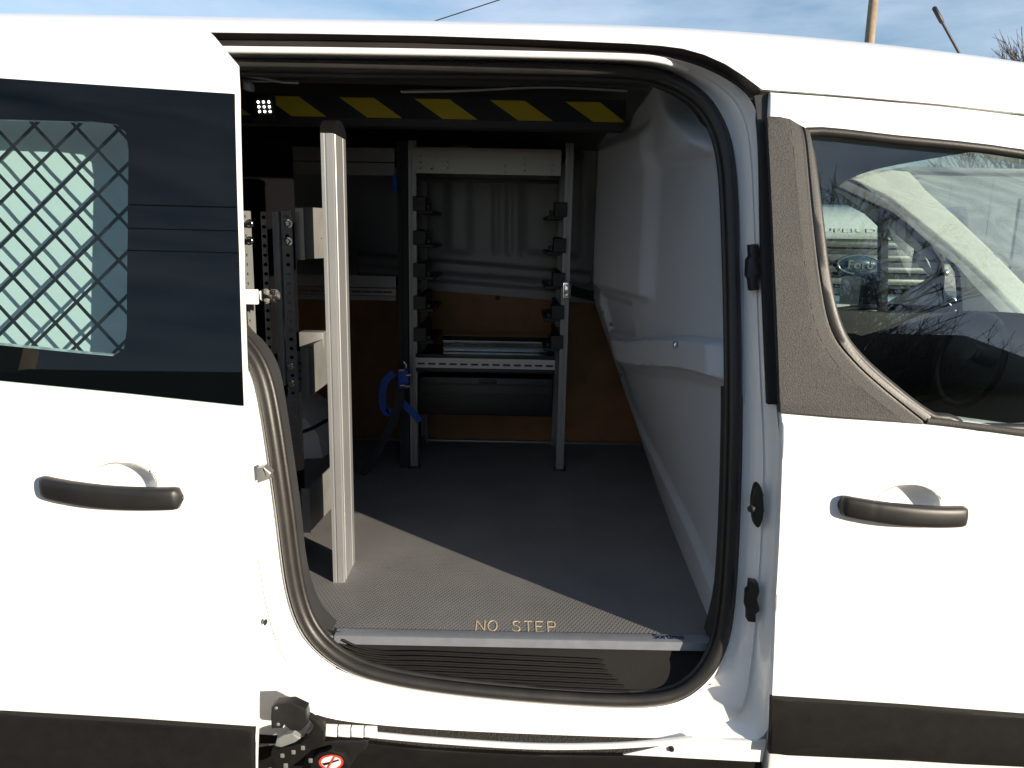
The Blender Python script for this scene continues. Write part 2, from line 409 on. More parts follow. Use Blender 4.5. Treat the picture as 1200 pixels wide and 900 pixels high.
# dark ditch above the opening, running down to the pillar top
T1 = [(232, 38.5), (370, 40), (500, 43), (620, 47), (740, 52), (800, 58.5), (850, 77), (892, 107)]
T2 = [(232, 53), (370, 55), (500, 57.5), (620, 60), (740, 63.5), (800, 72), (850, 93), (884, 123)]
a = spline([onS(*p, .004) for p in T1], 5); b = spline([onS(*p, .016) for p in T2], 5)
mid = [p.lerp(q, .3)+Vector((0, .02, 0)) for p, q in zip(a, b)]; mid2 = [p.lerp(q, .75)+Vector((0, .016, 0)) for p, q in zip(a, b)]
bm = bmesh.new(); loft(bm, [a, mid, mid2, b]); fin(bm, 'roof_ditch_trim', TRIMD, VAN, 30)
P = spline([onS(p[0], p[1], p[2]) for p in [(232, 58, .01), (370, 59.5, .01), (500, 61.5, .01), (620, 64, .01), (735, 67, .012), (775, 71, .022), (805, 80, .05)]], 6)
tube('header_lip', P, .0062, WHITE, VAN, 10)
# black strip behind the front door edge
a = spline([onS(*p, .010) for p in [(884, 112), (890, 170), (893, 300), (900, 474)]], 5); b = spline([onS(*p, .012) for p in [(900, 110), (906, 170), (911, 300), (918, 474)]], 5)
bm = bmesh.new(); loft(bm, [[p+Vector((0, .012, 0)) for p in a], a, b, [p+Vector((0, .012, 0)) for p in b]]); fin(bm, 'pillar_strip', BLACK, VAN, 30)
# bumpers and the pin on the jamb
for px in ([(879, 287), (889, 286), (892, 296), (890, 303), (892, 325), (888, 328), (890, 340), (880, 341), (879, 328), (876, 323), (877, 305), (880, 300)],
           [(880, 682), (889, 684), (890, 695), (888, 703), (890, 716), (886, 720), (886, 730), (877, 729), (877, 718), (875, 712), (876, 695), (879, 692)]):
    pxpanel('jamb_bumper', px, .034, .02, BLACK, VAN, .003)
pxpanel('locating_pin_plate', disc(888.5, 593, 7, 20, 26), .036, .014, BLACK, VAN, .003)
A = onS(886, 594, .036); B = A+Vector((-.014, -.012, 0))
tube('locating_pin', [A, A.lerp(B, .7), A.lerp(B, .72), B], .0034, BLACK, jamb, 10, scales=[1, 1, 1.9, 1.7])
# latch striker and drain hole on the rear pillar
pxpanel('rear_striker', [(301, 549), (309, 547), (317, 555), (315, 562), (301, 567)], .03, .02, ALUD, VAN, .003)
pxpanel('drain_plug', disc(310.5, 730, 2.2, 10, 3), .028, .006, BLACK, VAN, .0005)

# ---- sill lip, rail and the dark rocker below
P = spline([onS(*p, .006) for p in [(380, 854), (440, 861), (520, 868), (620, 874), (700, 874), (760, 871), (812, 866)]], 6)
tube('sill_lip', P, .008, WHITE, VAN, 10, ry=.005)
panel('rocker_cover', [[(-.9, .30), (.50, .30)]+xz([(893, 892), (800, 886), (640, 886), (500, 880), (380, 866)], .014)+[(-.9, .47)]], .016, .01, CLAD, VAN)
pxpanel('rail_end_cover', [(730, 884), (800, 868), (898, 868), (893, 893), (800, 888)], .011, .006, WHITE, VAN, .001)
pxpanel('rail_screw', disc(787, 878, 3.2, 10), .007, .005, BLACK, VAN, .0005)

# ---- rear quarter behind the slid door
q = xz([(232, 46), (206, 90), (200, 200), (203, 340), (232, 396), (250, 430), (262, 470), (272, 560), (282, 650), (297, 735), (322, 800), (370, 840)], .0)
panel('rear_quarter_panel', [q+[(-.44, .30), (-2.35, .30), (-2.35, q[0][1])]], .016, .012, WHITE, VAN, .002)

# ---- sliding door, slid back and out
DOFF = -.09
o = xz([(239, 32), (248, 41), (276, 75), (277.5, 108), (282.5, 300), (287.5, 477), (293.5, 560), (298.5, 650), (300.5, 760), (300.5, 855), (299.5, 940)], DOFF)
clear = xz([(138, 146), (149, 156), (152, 176), (151, 280), (150, 385), (147, 408), (134, 417), (100, 414), (0, 404)], DOFF)
h = clear+[(-1.28, clear[-1][1]+.03), (-1.28, clear[0][1]+.03)]+xz([(0, 140), (110, 143)], DOFF)
ztop = o[0][1]
Cd = onS(143, 566, DOFF)
def cuphole(C, rx=.053, rz=.032, n=32): return [(C.x+rx*math.cos(2*math.pi*k/n), C.z+rz*math.sin(2*math.pi*k/n)) for k in range(n)]
door = panel('sliding_door', [o+[(-1.40, .31), (-1.40, ztop)], h, cuphole(Cd)], DOFF, .018, WHITE, VAN, .0035)
gl = xz([(275, 110), (280, 300), (285.5, 475.5), (150, 461), (0, 446)], DOFF-.004)
gout = gl+[(-1.36, gl[-1][1]+.04), (-1.36, gl[0][1]+.035)]+xz([(0, 91.5), (140, 101)], DOFF-.004)
panel('window_border', [gout, h], DOFF-.0025, .0015, FRIT, door, 0)
panel('window_pane', [gout], DOFF-.005, 0, GLASSD, door)
cl = xz([(-90, 836.5), (0, 836), (150, 845), (297.5, 855.5), (299, 940)], DOFF-.01)
panel('lower_cladding', [[(-1.39, .31), (-1.39, cl[0][1]+.02)]+cl], DOFF-.012, .014, CLAD, door, .004)
# steel guard mesh behind the pane
GO = DOFF+.052
def mesh_pt(px, py): return onS(px, py, GO)
def inclear(x, y):
    if x > 156 or x < -260: return False
    top = 131+.075*(x-100)*(1 if x > 0 else 0)-(0 if x > 0 else 7.5); bot = 422+.10*(x-100)
    if y < top or y > bot: return False
    
    return True
bmw = bmesh.new()
def wire_family(sx):
    c0 = 15 if sx > 0 else 15
    for k in range(-20, 24):
        run = []
        for s in range(0, 701):
            x = -260+s*.6
            y = 171.5+sx*(x-15.5)*1.035+51.2*k+.045*(x-15)
            if inclear(x, y): run.append((x, y))
            elif run: 
                flush(run); run = []
        if run: flush(run)
def flush(run):
    if len(run) < 6: return
    n = max(2, len(run)//18); P = [mesh_pt(*run[int(i*(len(run)-1)/n)]) for i in range(n+1)]
    sweep(bmw, P, [(-.0024, -.0012), (.0024, -.0012), (.0024, .0012), (-.0024, .0012)], up=(0, 1, 0))
wire_family(1); wire_family(-1)
fr = spline([mesh_pt(*p) for p in [(-260, 120), (-80, 128), (0, 133), (100, 137), (134, 141), (153, 153), (158, 180), (157.5, 280), (157.5, 390), (150, 420), (122, 425), (60, 419), (0, 413.5), (-260, 390)]], 5)
sweep(bmw, fr, [(-.003, -.0015), (.003, -.0015), (.003, .0015), (-.003, .0015)], up=(0, 1, 0))
mesh_o = fin(bmw, 'guard_mesh', BLACK, door, 30); mesh_o['kind'] = 'stuff'

# ---- handles (grip, end cap, white finger cup)
def handle(cx, cy, parent, off):
    """cx, cy: pixel of the grip's left end / right end centre line"""
    (x0, y0), (x1, y1) = cx, cy
    A, B = onS(x0, y0, off), onS(x1, y1, off)
    bm = bmesh.new(); n = 36; loops = []
    for i in range(n+1):
        t = i/n; p = A.lerp(B, t); e = min(t, 1-t)
        bow = .017*math.sin(math.pi*min(1, max(0, t)))**.6
        sag = -.003*math.sin(math.pi*t)
        hh = (.0188-.002*abs(t-.42))*min(1, (e/.035+.015))**.35
        th = .011*min(1, (e/.03+.03))**.5
        if .245 < t < .255: hh *= .985; th *= .95
        c = p+Vector((0, -bow-.004, sag))
        loops.append([c+Vector((0, -th*math.copysign(abs(math.cos(a))**.6, math.cos(a)), hh*math.copysign(abs(math.sin(a))**.75, math.sin(a)))) for a in [2*math.pi*k/20 for k in range(20)]])
    loft(bm, loops, True)
    bmesh.ops.contextual_create(bm, geom=[v for v in bm.verts if len([e for e in v.link_edges if e.is_boundary]) and (v.co-A).length < .06])
    g = fin(bm, 'handle_grip', BLACK, parent, 60)
    for t in (.10, .89):
        p = A.lerp(B, t); boxobj('handle_mount', p+Vector((-.012, -.018, -.014)), p+Vector((.012, .006, .006)), BLACK, parent, .003)
    C = A.lerp(B, .55)+Vector((0, 0, .004))
    return C
def cup(C, parent, off, rx=.053, rz=.032):
    bm = bmesh.new(); ring = []
    nu, nv = 32, 8; loops = []
    for j in range(nv+1):
        a = (math.pi/2)*j/nv
        loops.append([Vector((C.x+rx*math.cos(a)*math.cos(2*math.pi*k/nu), 0, C.z+rz*math.cos(a)*math.sin(2*math.pi*k/nu))) for k in range(nu)])
        for p in loops[-1]: p.y = surf(p.x, p.z)+off+.0005+.032*math.sin(a)
    loft(bm, loops, True); bmesh.ops.remove_doubles(bm, verts=bm.verts, dist=1e-5)
    return fin(bm, 'handle_cup', WHITE, parent, 60)

# ---- front door
fo = xz([(903, 108), (1000, 116), (1100, 125), (1200, 136)])
lft = xz([(899, 905), (904, 830), (909, 700), (916, 560), (917, 500), (914, 470), (907, 300), (901, 150)])
fl = fo+[(1.10, 1.535), (1.35, 1.39), (1.60, 1.19), (1.68, 1.08), (1.68, .60), (1.62, .31), (lft[0][0], .31)]+lft
fh = xz([(946, 154), (1050, 163), (1200, 180)])+[(1.08, 1.46), (1.3, 1.33), (1.5, 1.18), (1.53, 1.10)]+xz([(1200, 503), (1112, 491), (1088, 486), (1043, 452), (1006, 418), (984, 385), (970, 330), (960, 250), (951, 180)])
# outlines for the finger cups
hA = ((981, 590), (1131, 603)); hB = ((50, 568), (216, 582))
Cf = onS(1064, 590, 0)
fdoor = panel('front_door', [fl, fh, cuphole(Cf)], 0, .04, WHITE, VAN, .0035)
handle(*hA, fdoor, 0); cup(Cf, fdoor, 0)
handle(*hB, door, DOFF); cup(Cd, door, DOFF)
pts = fh
P = spline([Vector((p[0], surf(*p)+.006, p[1])) for p in pts], 4, True)
tube('window_seal', P, .0085, RUBBER, fdoor, 8, True, up=(0, 1, 0))
panel('window_pane', [fh], .014, 0, GLASSF, fdoor)
C0 = [(925, 139), (929, 165), (936, 245), (946, 330), (958, 388), (982, 428), (1020, 463), (1062, 495.3)]
C1 = [(938, 147), (942, 165), (949, 245), (959, 330), (972, 388), (997, 423), (1036, 459), (1083, 497)]
C2 = [(948, 154), (953, 180), (962, 250), (972, 330), (986, 385), (1008, 419), (1045, 453), (1090, 487)]
c0 = sp2(C0, 4, False)
pxpanel('pillar_applique', [(899, 136), (914, 136.5)]+c0+[(914, 484), (907, 300)], -.007, .012, APPL, fdoor, .0025)
a = spline([onS(*p, -.0072) for p in C0], 5); b = spline([onS(*p, -.002) for p in C1], 5); c = spline([onS(*p, -.002) for p in C2], 5)
bm = bmesh.new(); loft(bm, [[p+Vector((0, .006, 0)) for p in a], a, [p.lerp(q, .85)+Vector((0, -.001, 0)) for p, q in zip(a, b)], b, [p+Vector((0, .001, 0)) for p in b]]); fin(bm, 'applique_edge', APPL, fdoor, 40)
K = Vector((0, -.0035, 0))
bm = bmesh.new(); loft(bm, [[q.lerp(p, .3)+Vector((0, .0035, 0))+K for p, q in zip(a, b)], [p+Vector((0, .0015, 0))+K for p in b], [p.lerp(q, .12)+Vector((0, .0018, 0))+K for p, q in zip(b, c)], [p.lerp(q, .3)+Vector((0, -.001, 0))+K for p, q in zip(b, c)], [p.lerp(q, .85)+Vector((0, -.001, 0))+K for p, q in zip(b, c)], [p+K for p in c], [p+Vector((.001, .014, 0)) for p in c]]); fin(bm, 'window_surround', RUBBER, fdoor, 40)
sb = xz([(1112, 494), (1200, 506)], -.004)
P = spline([onS(*p, -.003) for p in [(1085, 493), (1112, 496), (1160, 502), (1205, 508)]], 4)+[Vector((1.3, surf(1.3, 1.075)-.003, 1.075)), Vector((1.52, surf(1.52, 1.09)-.003, 1.09))]
tube('waist_strip', P, .006, APPL, fdoor, 8)
cl = xz([(904, 818), (1060, 828.5), (1200, 839)], -.01); cb = xz([(1200, 899), (1060, 890), (901, 883)], -.01)
panel('lower_cladding', [cl+[(1.64, cl[-1][1]-.01), (1.62, cb[0][1]-.01)]+cb], -.012, .014, CLAD, fdoor, .004)
# front wing and bonnet ahead of the door
panel('front_wing', [[(1.70, 1.07), (2.0, 1.02), (2.35, .93), (2.5, .8), (2.52, .5), (2.42, .42), (2.40, .55), (2.32, .68), (2.18, .74), (2.03, .74), (1.90, .68), (1.82, .55), (1.80, .31), (1.645, .31), (1.70, .6)]], 0, .02, WHITE, VAN, .004)
bm = bmesh.new()
loft(bm, [[Vector((x, y, z+.06*(1-((y-.915)/.9)**2))) for y in [.012+k*1.806/12 for k in range(13)]] for x, z in ((1.66, 1.08), (1.85, 1.055), (2.1, 1.0), (2.35, .92), (2.5, .80), (2.53, .5), (2.5, .28))])
fin(bm, 'bonnet', WHITE, VAN, 50)
for wx in (2.1, -1.35):
    for wy in (.02, 1.6):
            bm = bmesh.new(); prof = [(.19, .0), (.29, .0), (.318, .02), (.325, .06), (.325, .15), (.318, .19), (.29, .205), (.19, .205)]
            loft(bm, [[Vector((wx+r*math.cos(2*math.pi*k/40), wy+d, .325+r*math.sin(2*math.pi*k/40))) for k in range(40)] for r, d in prof], True)
            wh = fin(bm, 'wheel', RUBBER, VAN, 40)
            bm = bmesh.new(); loft(bm, [[Vector((wx+r*math.cos(2*math.pi*k/40), wy+d, .325+r*math.sin(2*math.pi*k/40))) for k in range(40)] for r, d in ((.195, .01), (.18, .03), (.16, .02), (.07, .025), (.06, .01), (.001, .01))], True)
            fin(bm, 'rim', ALUD, wh, 30)

# ---- load floor, sill bar, lettering
FZ = .60
fl_pts = [UZ(370, 741.5, FZ), UZ(600, 744.5, FZ), UZ(838, 752, FZ)]
xl = fl_pts[0].x; yf = .110
bm = fill2d([[(xl, yf), (.43, yf), (.50, 1.5), (-2.3, 1.5), (-2.3, .22), (xl-.03, .22), (xl-.03, .19), (xl+.003, .175)]])
for v in bm.verts: v.co = Vector((v.co.x, v.co.z, FZ))
bmesh.ops.recalc_face_normals(bm, faces=bm.faces)
for f in bm.faces:
    if f.normal.z < 0: f.normal_flip()
thicken(bm, lambda c: Vector((0, 0, -.004)))
floor = fin(bm, 'floor_mat', FLOORM, VAN, 30)
boxobj('plywood_base', (xl-.025, yf+.006, FZ-.014), (.45, 1.5, FZ-.0042), PLY, floor, 0)
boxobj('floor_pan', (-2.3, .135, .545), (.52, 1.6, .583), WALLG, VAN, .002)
a, b = UZ(394, 741, FZ), UZ(833, 752, FZ)
bm = bmesh.new()
prof = [(-.027, .0025), (-.004, .003), (.0, .0015), (.001, -.015), (-.0015, -.015), (-.002, .0005), (-.027, .0005)]
ends = []
for x in (a.x, b.x): ends.append([bm.verts.new((x, yf-.002-p[0], FZ+p[1])) for p in prof])
for k in range(len(prof)): bm.faces.new([ends[0][k], ends[0][(k+1) % 7], ends[1][(k+1) % 7], ends[1][k]])
bm.faces.new(ends[0]); bm.faces.new(ends[1][::-1])
SILLBAR = mat('sill_bar_aluminium', (.34, .37, .42), .38, metal=.6, var=.1, vscale=40)
bar = fin(bm, 'sill_bar', SILLBAR, VAN, 30)
def text(name, s, size, origin, ax, ay, M, parent, extrude=.0004, bold=0, width=None):
    cu = bpy.data.curves.new(name, 'FONT'); cu.body = s; cu.size = size; cu.extrude = extrude; cu.offset = bold
    t = bpy.data.objects.new('tmp_text', cu); COL.objects.link(t)
    bpy.context.view_layer.update()
    me = bpy.data.meshes.new_from_object(t.evaluated_get(bpy.context.evaluated_depsgraph_get()))
    bpy.data.objects.remove(t)
    xs = [v.co.x for v in me.vertices]; k = (width/(max(xs)-min(xs))) if width else 1; x0 = min(xs)
    ax = Vector(ax); ay = Vector(ay); nn = ax.cross(ay); O = Vector(origin)
    for v in me.vertices: v.co = O+ax*((v.co.x-x0)*k)+ay*v.co.y+nn*v.co.z
    return link(name, me, M, parent, 30)
NAVY = mat('navy_print', (.005, .012, .06), .5, var=.1)
p = UZ(768, 750.5, FZ+.006); p2 = UZ(804, 751, FZ+.006)
text('bar_lettering', 'Sortimo', .024, (p.x, yf+.0075, FZ+.0031), (1, 0, 0), (0, 1, 0), NAVY, bar, .0003, .0003, p2.x-p.x)
GROOVE = mat('pale_cut_lettering', (.66, .55, .33), .7, var=.15, vscale=60)
STR = {'N': [[(0, 0), (0, 1), (.7, 0), (.7, 1)]], 'O': [[(.35+.37*math.cos(2*math.pi*k/18), .5+.5*math.sin(2*math.pi*k/18)) for k in range(19)]],
       'S': [[(.62, .88), (.42, 1), (.2, .98), (.06, .82), (.12, .62), (.35, .52), (.58, .40), (.64, .2), (.48, .02), (.22, 0), (.02, .14)]],
       'T': [[(0, 1), (.7, 1)], [(.35, 1), (.35, 0)]], 'E': [[(.62, 1), (0, 1), (0, 0), (.62, 0)], [(0, .52), (.5, .52)]], 'P': [[(0, 0), (0, 1), (.4, 1), (.6, .9), (.62, .65), (.5, .5), (0, .48)]]}
L0, L1 = UZ(556, 739, FZ), UZ(655, 741, FZ); cw = (L1.x-L0.x)/7; hgt = UZ(556, 727, FZ).y-L0.y
for i, ch in enumerate('NO STEP'):
    if ch == ' ': continue
    bm = bmesh.new()
    for k, st in enumerate(STR[ch]):
        P = [Vector((L0.x+cw*(i+.12+u*1.0), L0.y+v*hgt, FZ+.0004+.00005*k)) for u, v in st]
        if len(P) < 12: P = [q for a, b in zip(P, P[1:]) for q in (a, a.lerp(b, .07), a.lerp(b, .93))]+[P[-1]]
        sweep(bm, P, [(-.0011, -.0003), (.0011, -.0003), (.0011, .0003), (-.0011, .0003)])
    fin(bm, 'floor_letter', GROOVE, floor, 0)

# ---- ribbed step between floor edge and seal
t0 = [UY(x, y, .118) for x, y in [(372, 742), (470, 756), (600, 758), (740, 760), (852, 762)]]
t1 = [UY(x, y, .072) for x, y in [(395, 775), (470, 800), (600, 812), (740, 817), (845, 800)]]
bm = bmesh.new(); A_ = spline(t0, 6); B_ = spline(t1, 6)
loft(bm, [[p+Vector((0, .002, .01)) for p in A_], A_, [p.lerp(q, .25)+Vector((0, .006, -.002)) for p, q in zip(A_, B_)], B_])
step = fin(bm, 'step_tread', CLAD, VAN, 40)
for k in range(7):
    f = k/6
    ys = lerp(764, 799, f); yl = lerp(750, 782, f)
    pts = [(lerp(402, 394, f), yl), (lerp(420, 416, f), yl+8), (lerp(452, 446, f), yl+14), (500, ys+.5), (600, ys+5), (700, ys+9.5), (lerp(698, 738, f), ys+lerp(9.5, 11, f))]
    P = spline([UY(x, y, lerp(.104, .076, f)) for x, y in pts], 5)
    tube('tread_rib', P, .0024, CLAD, step, 6)

# ---- partition behind the seats (moulded)
UPT = [(.12, .395), (.30, .368), (.5, .335), (.75, .29), (.97, .252), (1.01, .251), (1.3, .257), (1.5, .272)]
FLT = [(.12, .403), (.7, .43), (1.5, .485)]
def ss(a, b, v):
    t = max(0, min(1, (v-a)/(b-a))); return t*t*(3-2*t)
def ynear(z): return max(.105, surf(.4, z)+.10)+.13*ss(1.50, 1.64, z)
def px_part(Y, z):
    t = max(0, min(1, (z-.60)/.56)); pass
    X = lerp(interp(FLT, Y), interp(UPT, Y), t)
    zb = lerp(1.175, 1.075, ss(.1, 1.0, Y))                    # raised band
    inb = (1-ss(.86, .89, Y))
    dn = Y-ynear(z)
    X -= .030*ss(.0, .05, dn)*inb*ss(zb-.074, zb-.066, z)*(1-ss(zb-.008, zb, z))
    # lower face set back between edge flange and seal
    zc = FZ+.045+.13*Y; X += .016*ss(zc, zc+.014, z)*(1-ss(zb-.10, zb-.075, z))*(1-ss(1.25, 1.32, Y))
    # head bulge leans into the load space
    X -= .036*ss(.0, .05, dn)*ss(1.50, 1.54, z)*(1-ss(.36, .74, Y))*(1+1.0*max(0, z-1.53)/.2)
    # upper corner recess
    X += .03*ss(1.20, 1.28, Y)*ss(1.25, 1.3, z)*(1-ss(1.5, 1.55, z))
    X += .020*ss(.70, .73, Y)*(1-ss(.985, 1.01, Y))*ss(zb+.004, zb+.016, z)*(1-ss(1.175, 1.20, z))
    X -= .024*ss(.54, .60, Y)*(1-ss(1.0, 1.03, Y))*ss(1.20, 1.225, z)*(1-ss(1.58, 1.62, z))
    return X
ZT = [(.12, 1.675), (.40, 1.675), (.50, 1.665), (.60, 1.645), (.75, 1.635), (1.5, 1.63)]
bm = bmesh.new(); G = []
YS = [.13+i*(1.49-.13)/180 for i in range(181)]
for Y in YS:
    zt = interp(ZT, Y); col = []
    for k in range(181):
        z = FZ+.002+(zt-FZ-.002)*k/180; u = (Y-.13)/1.36; y2 = ynear(z); yy = lerp(y2, 1.49, u)
        z += (lerp(1.175, 1.075, ss(.1, 1.0, yy))-1.125)*ss(.72, 1.0, z)*(1-ss(1.22, 1.46, z))
        col.append(Vector((px_part(yy, z), yy, z)))
    G.append(col)
loft(bm, [[p+Vector((.03, 0, 0)) for p in G[0]]]+G+[[p+Vector((.03, .0, 0)) for p in G[-1]]])
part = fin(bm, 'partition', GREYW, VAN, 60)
# bolts on the partition
for px, py, Y in ((791, 404, .42),):
    X = .33
    for _ in range(12): 
        c = UX(px, py, X); X = px_part(c.y, c.z)
    c = UX(px, py, X-.003); bm = bmesh.new(); bmesh.ops.create_uvsphere(bm, u_segments=12, v_segments=8, radius=.0075)
    for v in bm.verts: v.co = Vector((v.co.x*.6, v.co.y, v.co.z))+c
    fin(bm, 'partition_bolt', CHROME, part, 60)
for px, py in ((706, 366), (716, 380), (705, 393), (727, 440)):
    X = .3
    for _ in range(12):
        c = UX(px, py, X); X = .5*X+.5*px_part(min(1.49, c.y), c.z)
    c = UX(px, py, X-.002); bm = bmesh.new(); bmesh.ops.create_uvsphere(bm, u_segments=10, v_segments=6, radius=.006)
    for v in bm.verts: v.co = v.co+c
    fin(bm, 'partition_bolt', STEEL, part, 60)
# trim piece on the pillar behind the seal
P = [(822, 128), (836, 124), (846, 140), (850, 172), (838, 165), (828, 150)]
bm = fill2d([[(UY(*p, .30).x, UY(*p, .30).z) for p in P]])
for v in bm.verts: v.co.y = .30
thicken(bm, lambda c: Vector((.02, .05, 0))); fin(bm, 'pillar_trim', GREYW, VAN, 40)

# ---- far wall: shade-toned pressed panel above a brown hardboard lining
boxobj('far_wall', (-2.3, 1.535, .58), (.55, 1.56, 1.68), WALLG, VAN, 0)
bm = bmesh.new(); G = []
def belt(px): return 339.5+.083*(px-500)
for i in range(101):
    px = 420+i*3.2; col = []
    for k in range(101):
        py = 150+(belt(px)+6-150)*k/100
        d = py-belt(px); y = 1.522
        y -= .020*ss(-38, -33, d)*(1-ss(-24, -20, d)); y -= .012*ss(-14, -9, d)
        y += .004*ss(-20, -17, d)*(1-ss(-15, -12, d))
        for c in (581, 597, 612):
            y += .006*(ss(c-4, c-1, px)-ss(c+1, c+4, px))*(1-ss(-52, -45, d))
        y += .010*ss(612, 617, px)*(1-ss(-60, -48, d))*(1-ss(676, 684, px))
        y -= .010*(ss(520, 530, px)-ss(546, 556, px))*(1-ss(-52, -42, d))
        q = UY(px, py, y); col.append(q)
    G.append(col)
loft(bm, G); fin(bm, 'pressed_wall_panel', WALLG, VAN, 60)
P = [UY(x, y, 1.512) for x, y in [(300, 323), (500, belt(500)), (600, belt(600)), (700, belt(700)), (760, belt(760))]]
panelpts = [(p.x, p.z) for p in P]
bm = fill2d([panelpts+[(.54, .602), (panelpts[0][0]-1.2, .602), (panelpts[0][0]-1.2, panelpts[0][1])]])
for v in bm.verts: v.co.y = 1.506
thicken(bm, lambda c: Vector((0, .006, 0))); lin = fin(bm, 'hardboard_lining', HARDB, VAN, 30)
c = UY(583, 349, 1.505); bolt('lining_clip', c, .006, .006, BLACK, lin)
boxobj('floor_edge_strip', (-1.0, 1.485, FZ+.0005), (.5, 1.505, FZ+.008), ALUD, VAN, .001)
# far wheel arch
bm = bmesh.new(); rows = []
for i in range(13):
    a = math.pi*i/12; rows.append([Vector((-1.02+.42*math.cos(a)*(1-.12*k/6), 1.5-.06*k, FZ+(.24+.0*k)*math.sin(a)**.8*(1-.10*(k/6)**2))) for k in range(5)]+[Vector((-1.02+.30*math.cos(a), 1.24, FZ+.14*math.sin(a)**.8))])
loft(bm, rows); arch = fin(bm, 'wheel_arch', WHITE, VAN, 60)
tube('arch_cable', spline([UY(352, 507, 1.2), UY(368, 501, 1.2), UY(384, 492, 1.2), UY(400, 488, 1.2)], 4), .006, BLACK, VAN, 8)

# ---- ceiling, ribs, header, rear wall
bm = bmesh.new()
loft(bm, [[Vector((x, y, z)) for y, z in ((.27, 1.655), (.36, 1.685), (.5, 1.705), (.9, 1.72), (1.3, 1.705), (1.5, 1.66), (1.56, 1.60))] for x in (-2.3, -1, 0, .55)])
CEILM = mat('shade_toned_ceiling', (.05, .05, .052), .7, var=.3, vscale=6)  # white roof metal, the lack of light put into its dark colour
fin(bm, 'ceiling', CEILM, VAN, 60)
for y0, z0 in ((.36, 1.675), (.47, 1.69), (.60, 1.698)):
    boxobj('ceiling_rib', (-1.6, y0, z0-.012), (.30, y0+.035, z0+.02), CEILM, VAN, .006)
tube('ceiling_wire', spline([UY(470, 107, .5), UY(540, 106, .5), UY(640, 102, .5), UY(735, 106, .5)], 5), .004, ALUD, VAN, 6)
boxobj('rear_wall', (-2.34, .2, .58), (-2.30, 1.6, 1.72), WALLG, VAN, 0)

# ---- overhead beam with hazard stripes and a small LED lamp
BY = .75
bl, br = UY(200, 128, BY), UY(733, 134, BY)
zt, zb = UY(500, 116, BY).z, UY(500, 146, BY).z
bm = bmesh.new(); prof = [(0, zt+.006), (0, zb+.012), (.012, zb-.004), (.05, zb-.006), (.09, zb), (.09, zt+.012)]
e = [[bm.verts.new((x, BY+p[0], p[1])) for p in prof] for x in (bl.x-.5, br.x)]
for k in range(6): bm.faces.new([e[0][k], e[0][(k+1) % 6], e[1][(k+1) % 6], e[1][k]])
bm.faces.new(e[0]); bm.faces.new(e[1][::-1])
NAVYB = mat('dark_navy_beam', (.022, .026, .036), .5, var=.3, vscale=10)
beam = fin(bm, 'overhead_beam', NAVYB, VAN, 30)
zs0, zs1 = zt, zb+.014
for k in range(-3, 5):
    x = 397.5+88.3*k
    x0, x1 = UY(x, 117, BY).x, UY(x+41, 117, BY).x; sh = UY(x+33, 143, BY).x-x0
    if k == 4: continue
    me_pts = [(x0, zs0), (x1, zs0), (x1+sh, zs1), (x0+sh, zs1)]
    if k == 3: me_pts = [(x0, zs0), (x1, zs0), (min(x1+sh, br.x), zs1), (x0+sh, zs1)]
    bm = fill2d([me_pts])
    for v in bm.verts: v.co.y = BY-.0012
    thicken(bm, lambda c: Vector((0, .001, 0))); fin(bm, 'hazard_stripe', YEL, beam, 0)
c = UY(309, 127, BY-.004)
LED = mat('led_emitter', (1, 1, 1), .3, emit=(1, 1, .97), estr=4)
lamp = boxobj('led_lamp', (c.x-.03, BY-.012, c.z-.028), (c.x+.03, BY-.0015, c.z+.028), BLACK, beam, .002)
for i in range(3):
    for j in range(3):
        q = UY(302.5+6.2*i+.8*j, 119.5+5.6*j, BY-.0135); bm = bmesh.new(); dome(bm, q,   .0030, .002, .0030, 10, 3); fin(bm, 'led', LED, beam)
# grab rod and sensor under the roof at the rear top corner
tube('latch_rod', spline([UY(282, 88, .36), UY(310, 92, .36), UY(330, 96, .36), UY(350, 97, .36)], 4), .003, ALU, VAN, 8)
boxobj('sensor_box', UY(284, 95, .4), UY(299, 108, .43), GREYW, VAN, .003)

# ================================================================== centre storage rack
RY = 1.165
RK = thing('storage_rack', (-.08, 1.3, FZ), 'aluminium storage rack with black box runners against the brown lined wall', 'rack')
GP = [(-.5, -.5), (-.12, -.5), (-.10, -.36), (.10, -.36), (.12, -.5), (.5, -.5), (.5, -.1), (.38, -.08), (.38, .08), (.5, .1), (.5, .5), (-.5, .5), (-.5, .1), (-.38, .08), (-.38, -.08), (-.5, -.1)]
def post(name, b, t, wx, wy, M, parent):
    bm = bmesh.new(); r = []
    for p in (b, t): r.append([bm.verts.new(Vector(p)+Vector((a*wx, c*wy, 0))) for a, c in GP])
    n = len(GP)
    for k in range(n): bm.faces.new([r[0][k], r[0][(k+1) % n], r[1][(k+1) % n], r[1][k]])
    bm.faces.new(r[0]); bm.faces.new(r[1]); return fin(bm, name, M, parent, 20)
pl, pr_ = UZ(485, 549, FZ), UZ(656, 553, FZ)
zt = UY(570, 166, RY).z
for x in (pl.x, pr_.x):
    post('post', (x, RY+.014, FZ), (x, RY+.014, zt), .024, .024, ALUD, RK)
    post('rear_post', (x, 1.47, FZ), (x, 1.47, zt), .024, .024, ALUD, RK)
    for z in (FZ+.02, FZ+.42, zt-.02): boxobj('side_rail', (x-.006, RY+.028, z-.012), (x+.006, 1.456, z+.012), ALUD, RK, .001)
    boxobj('foot', (x-.02, RY-.004, FZ), (x+.02, RY+.034, FZ+.006), BLACK, RK, .001)
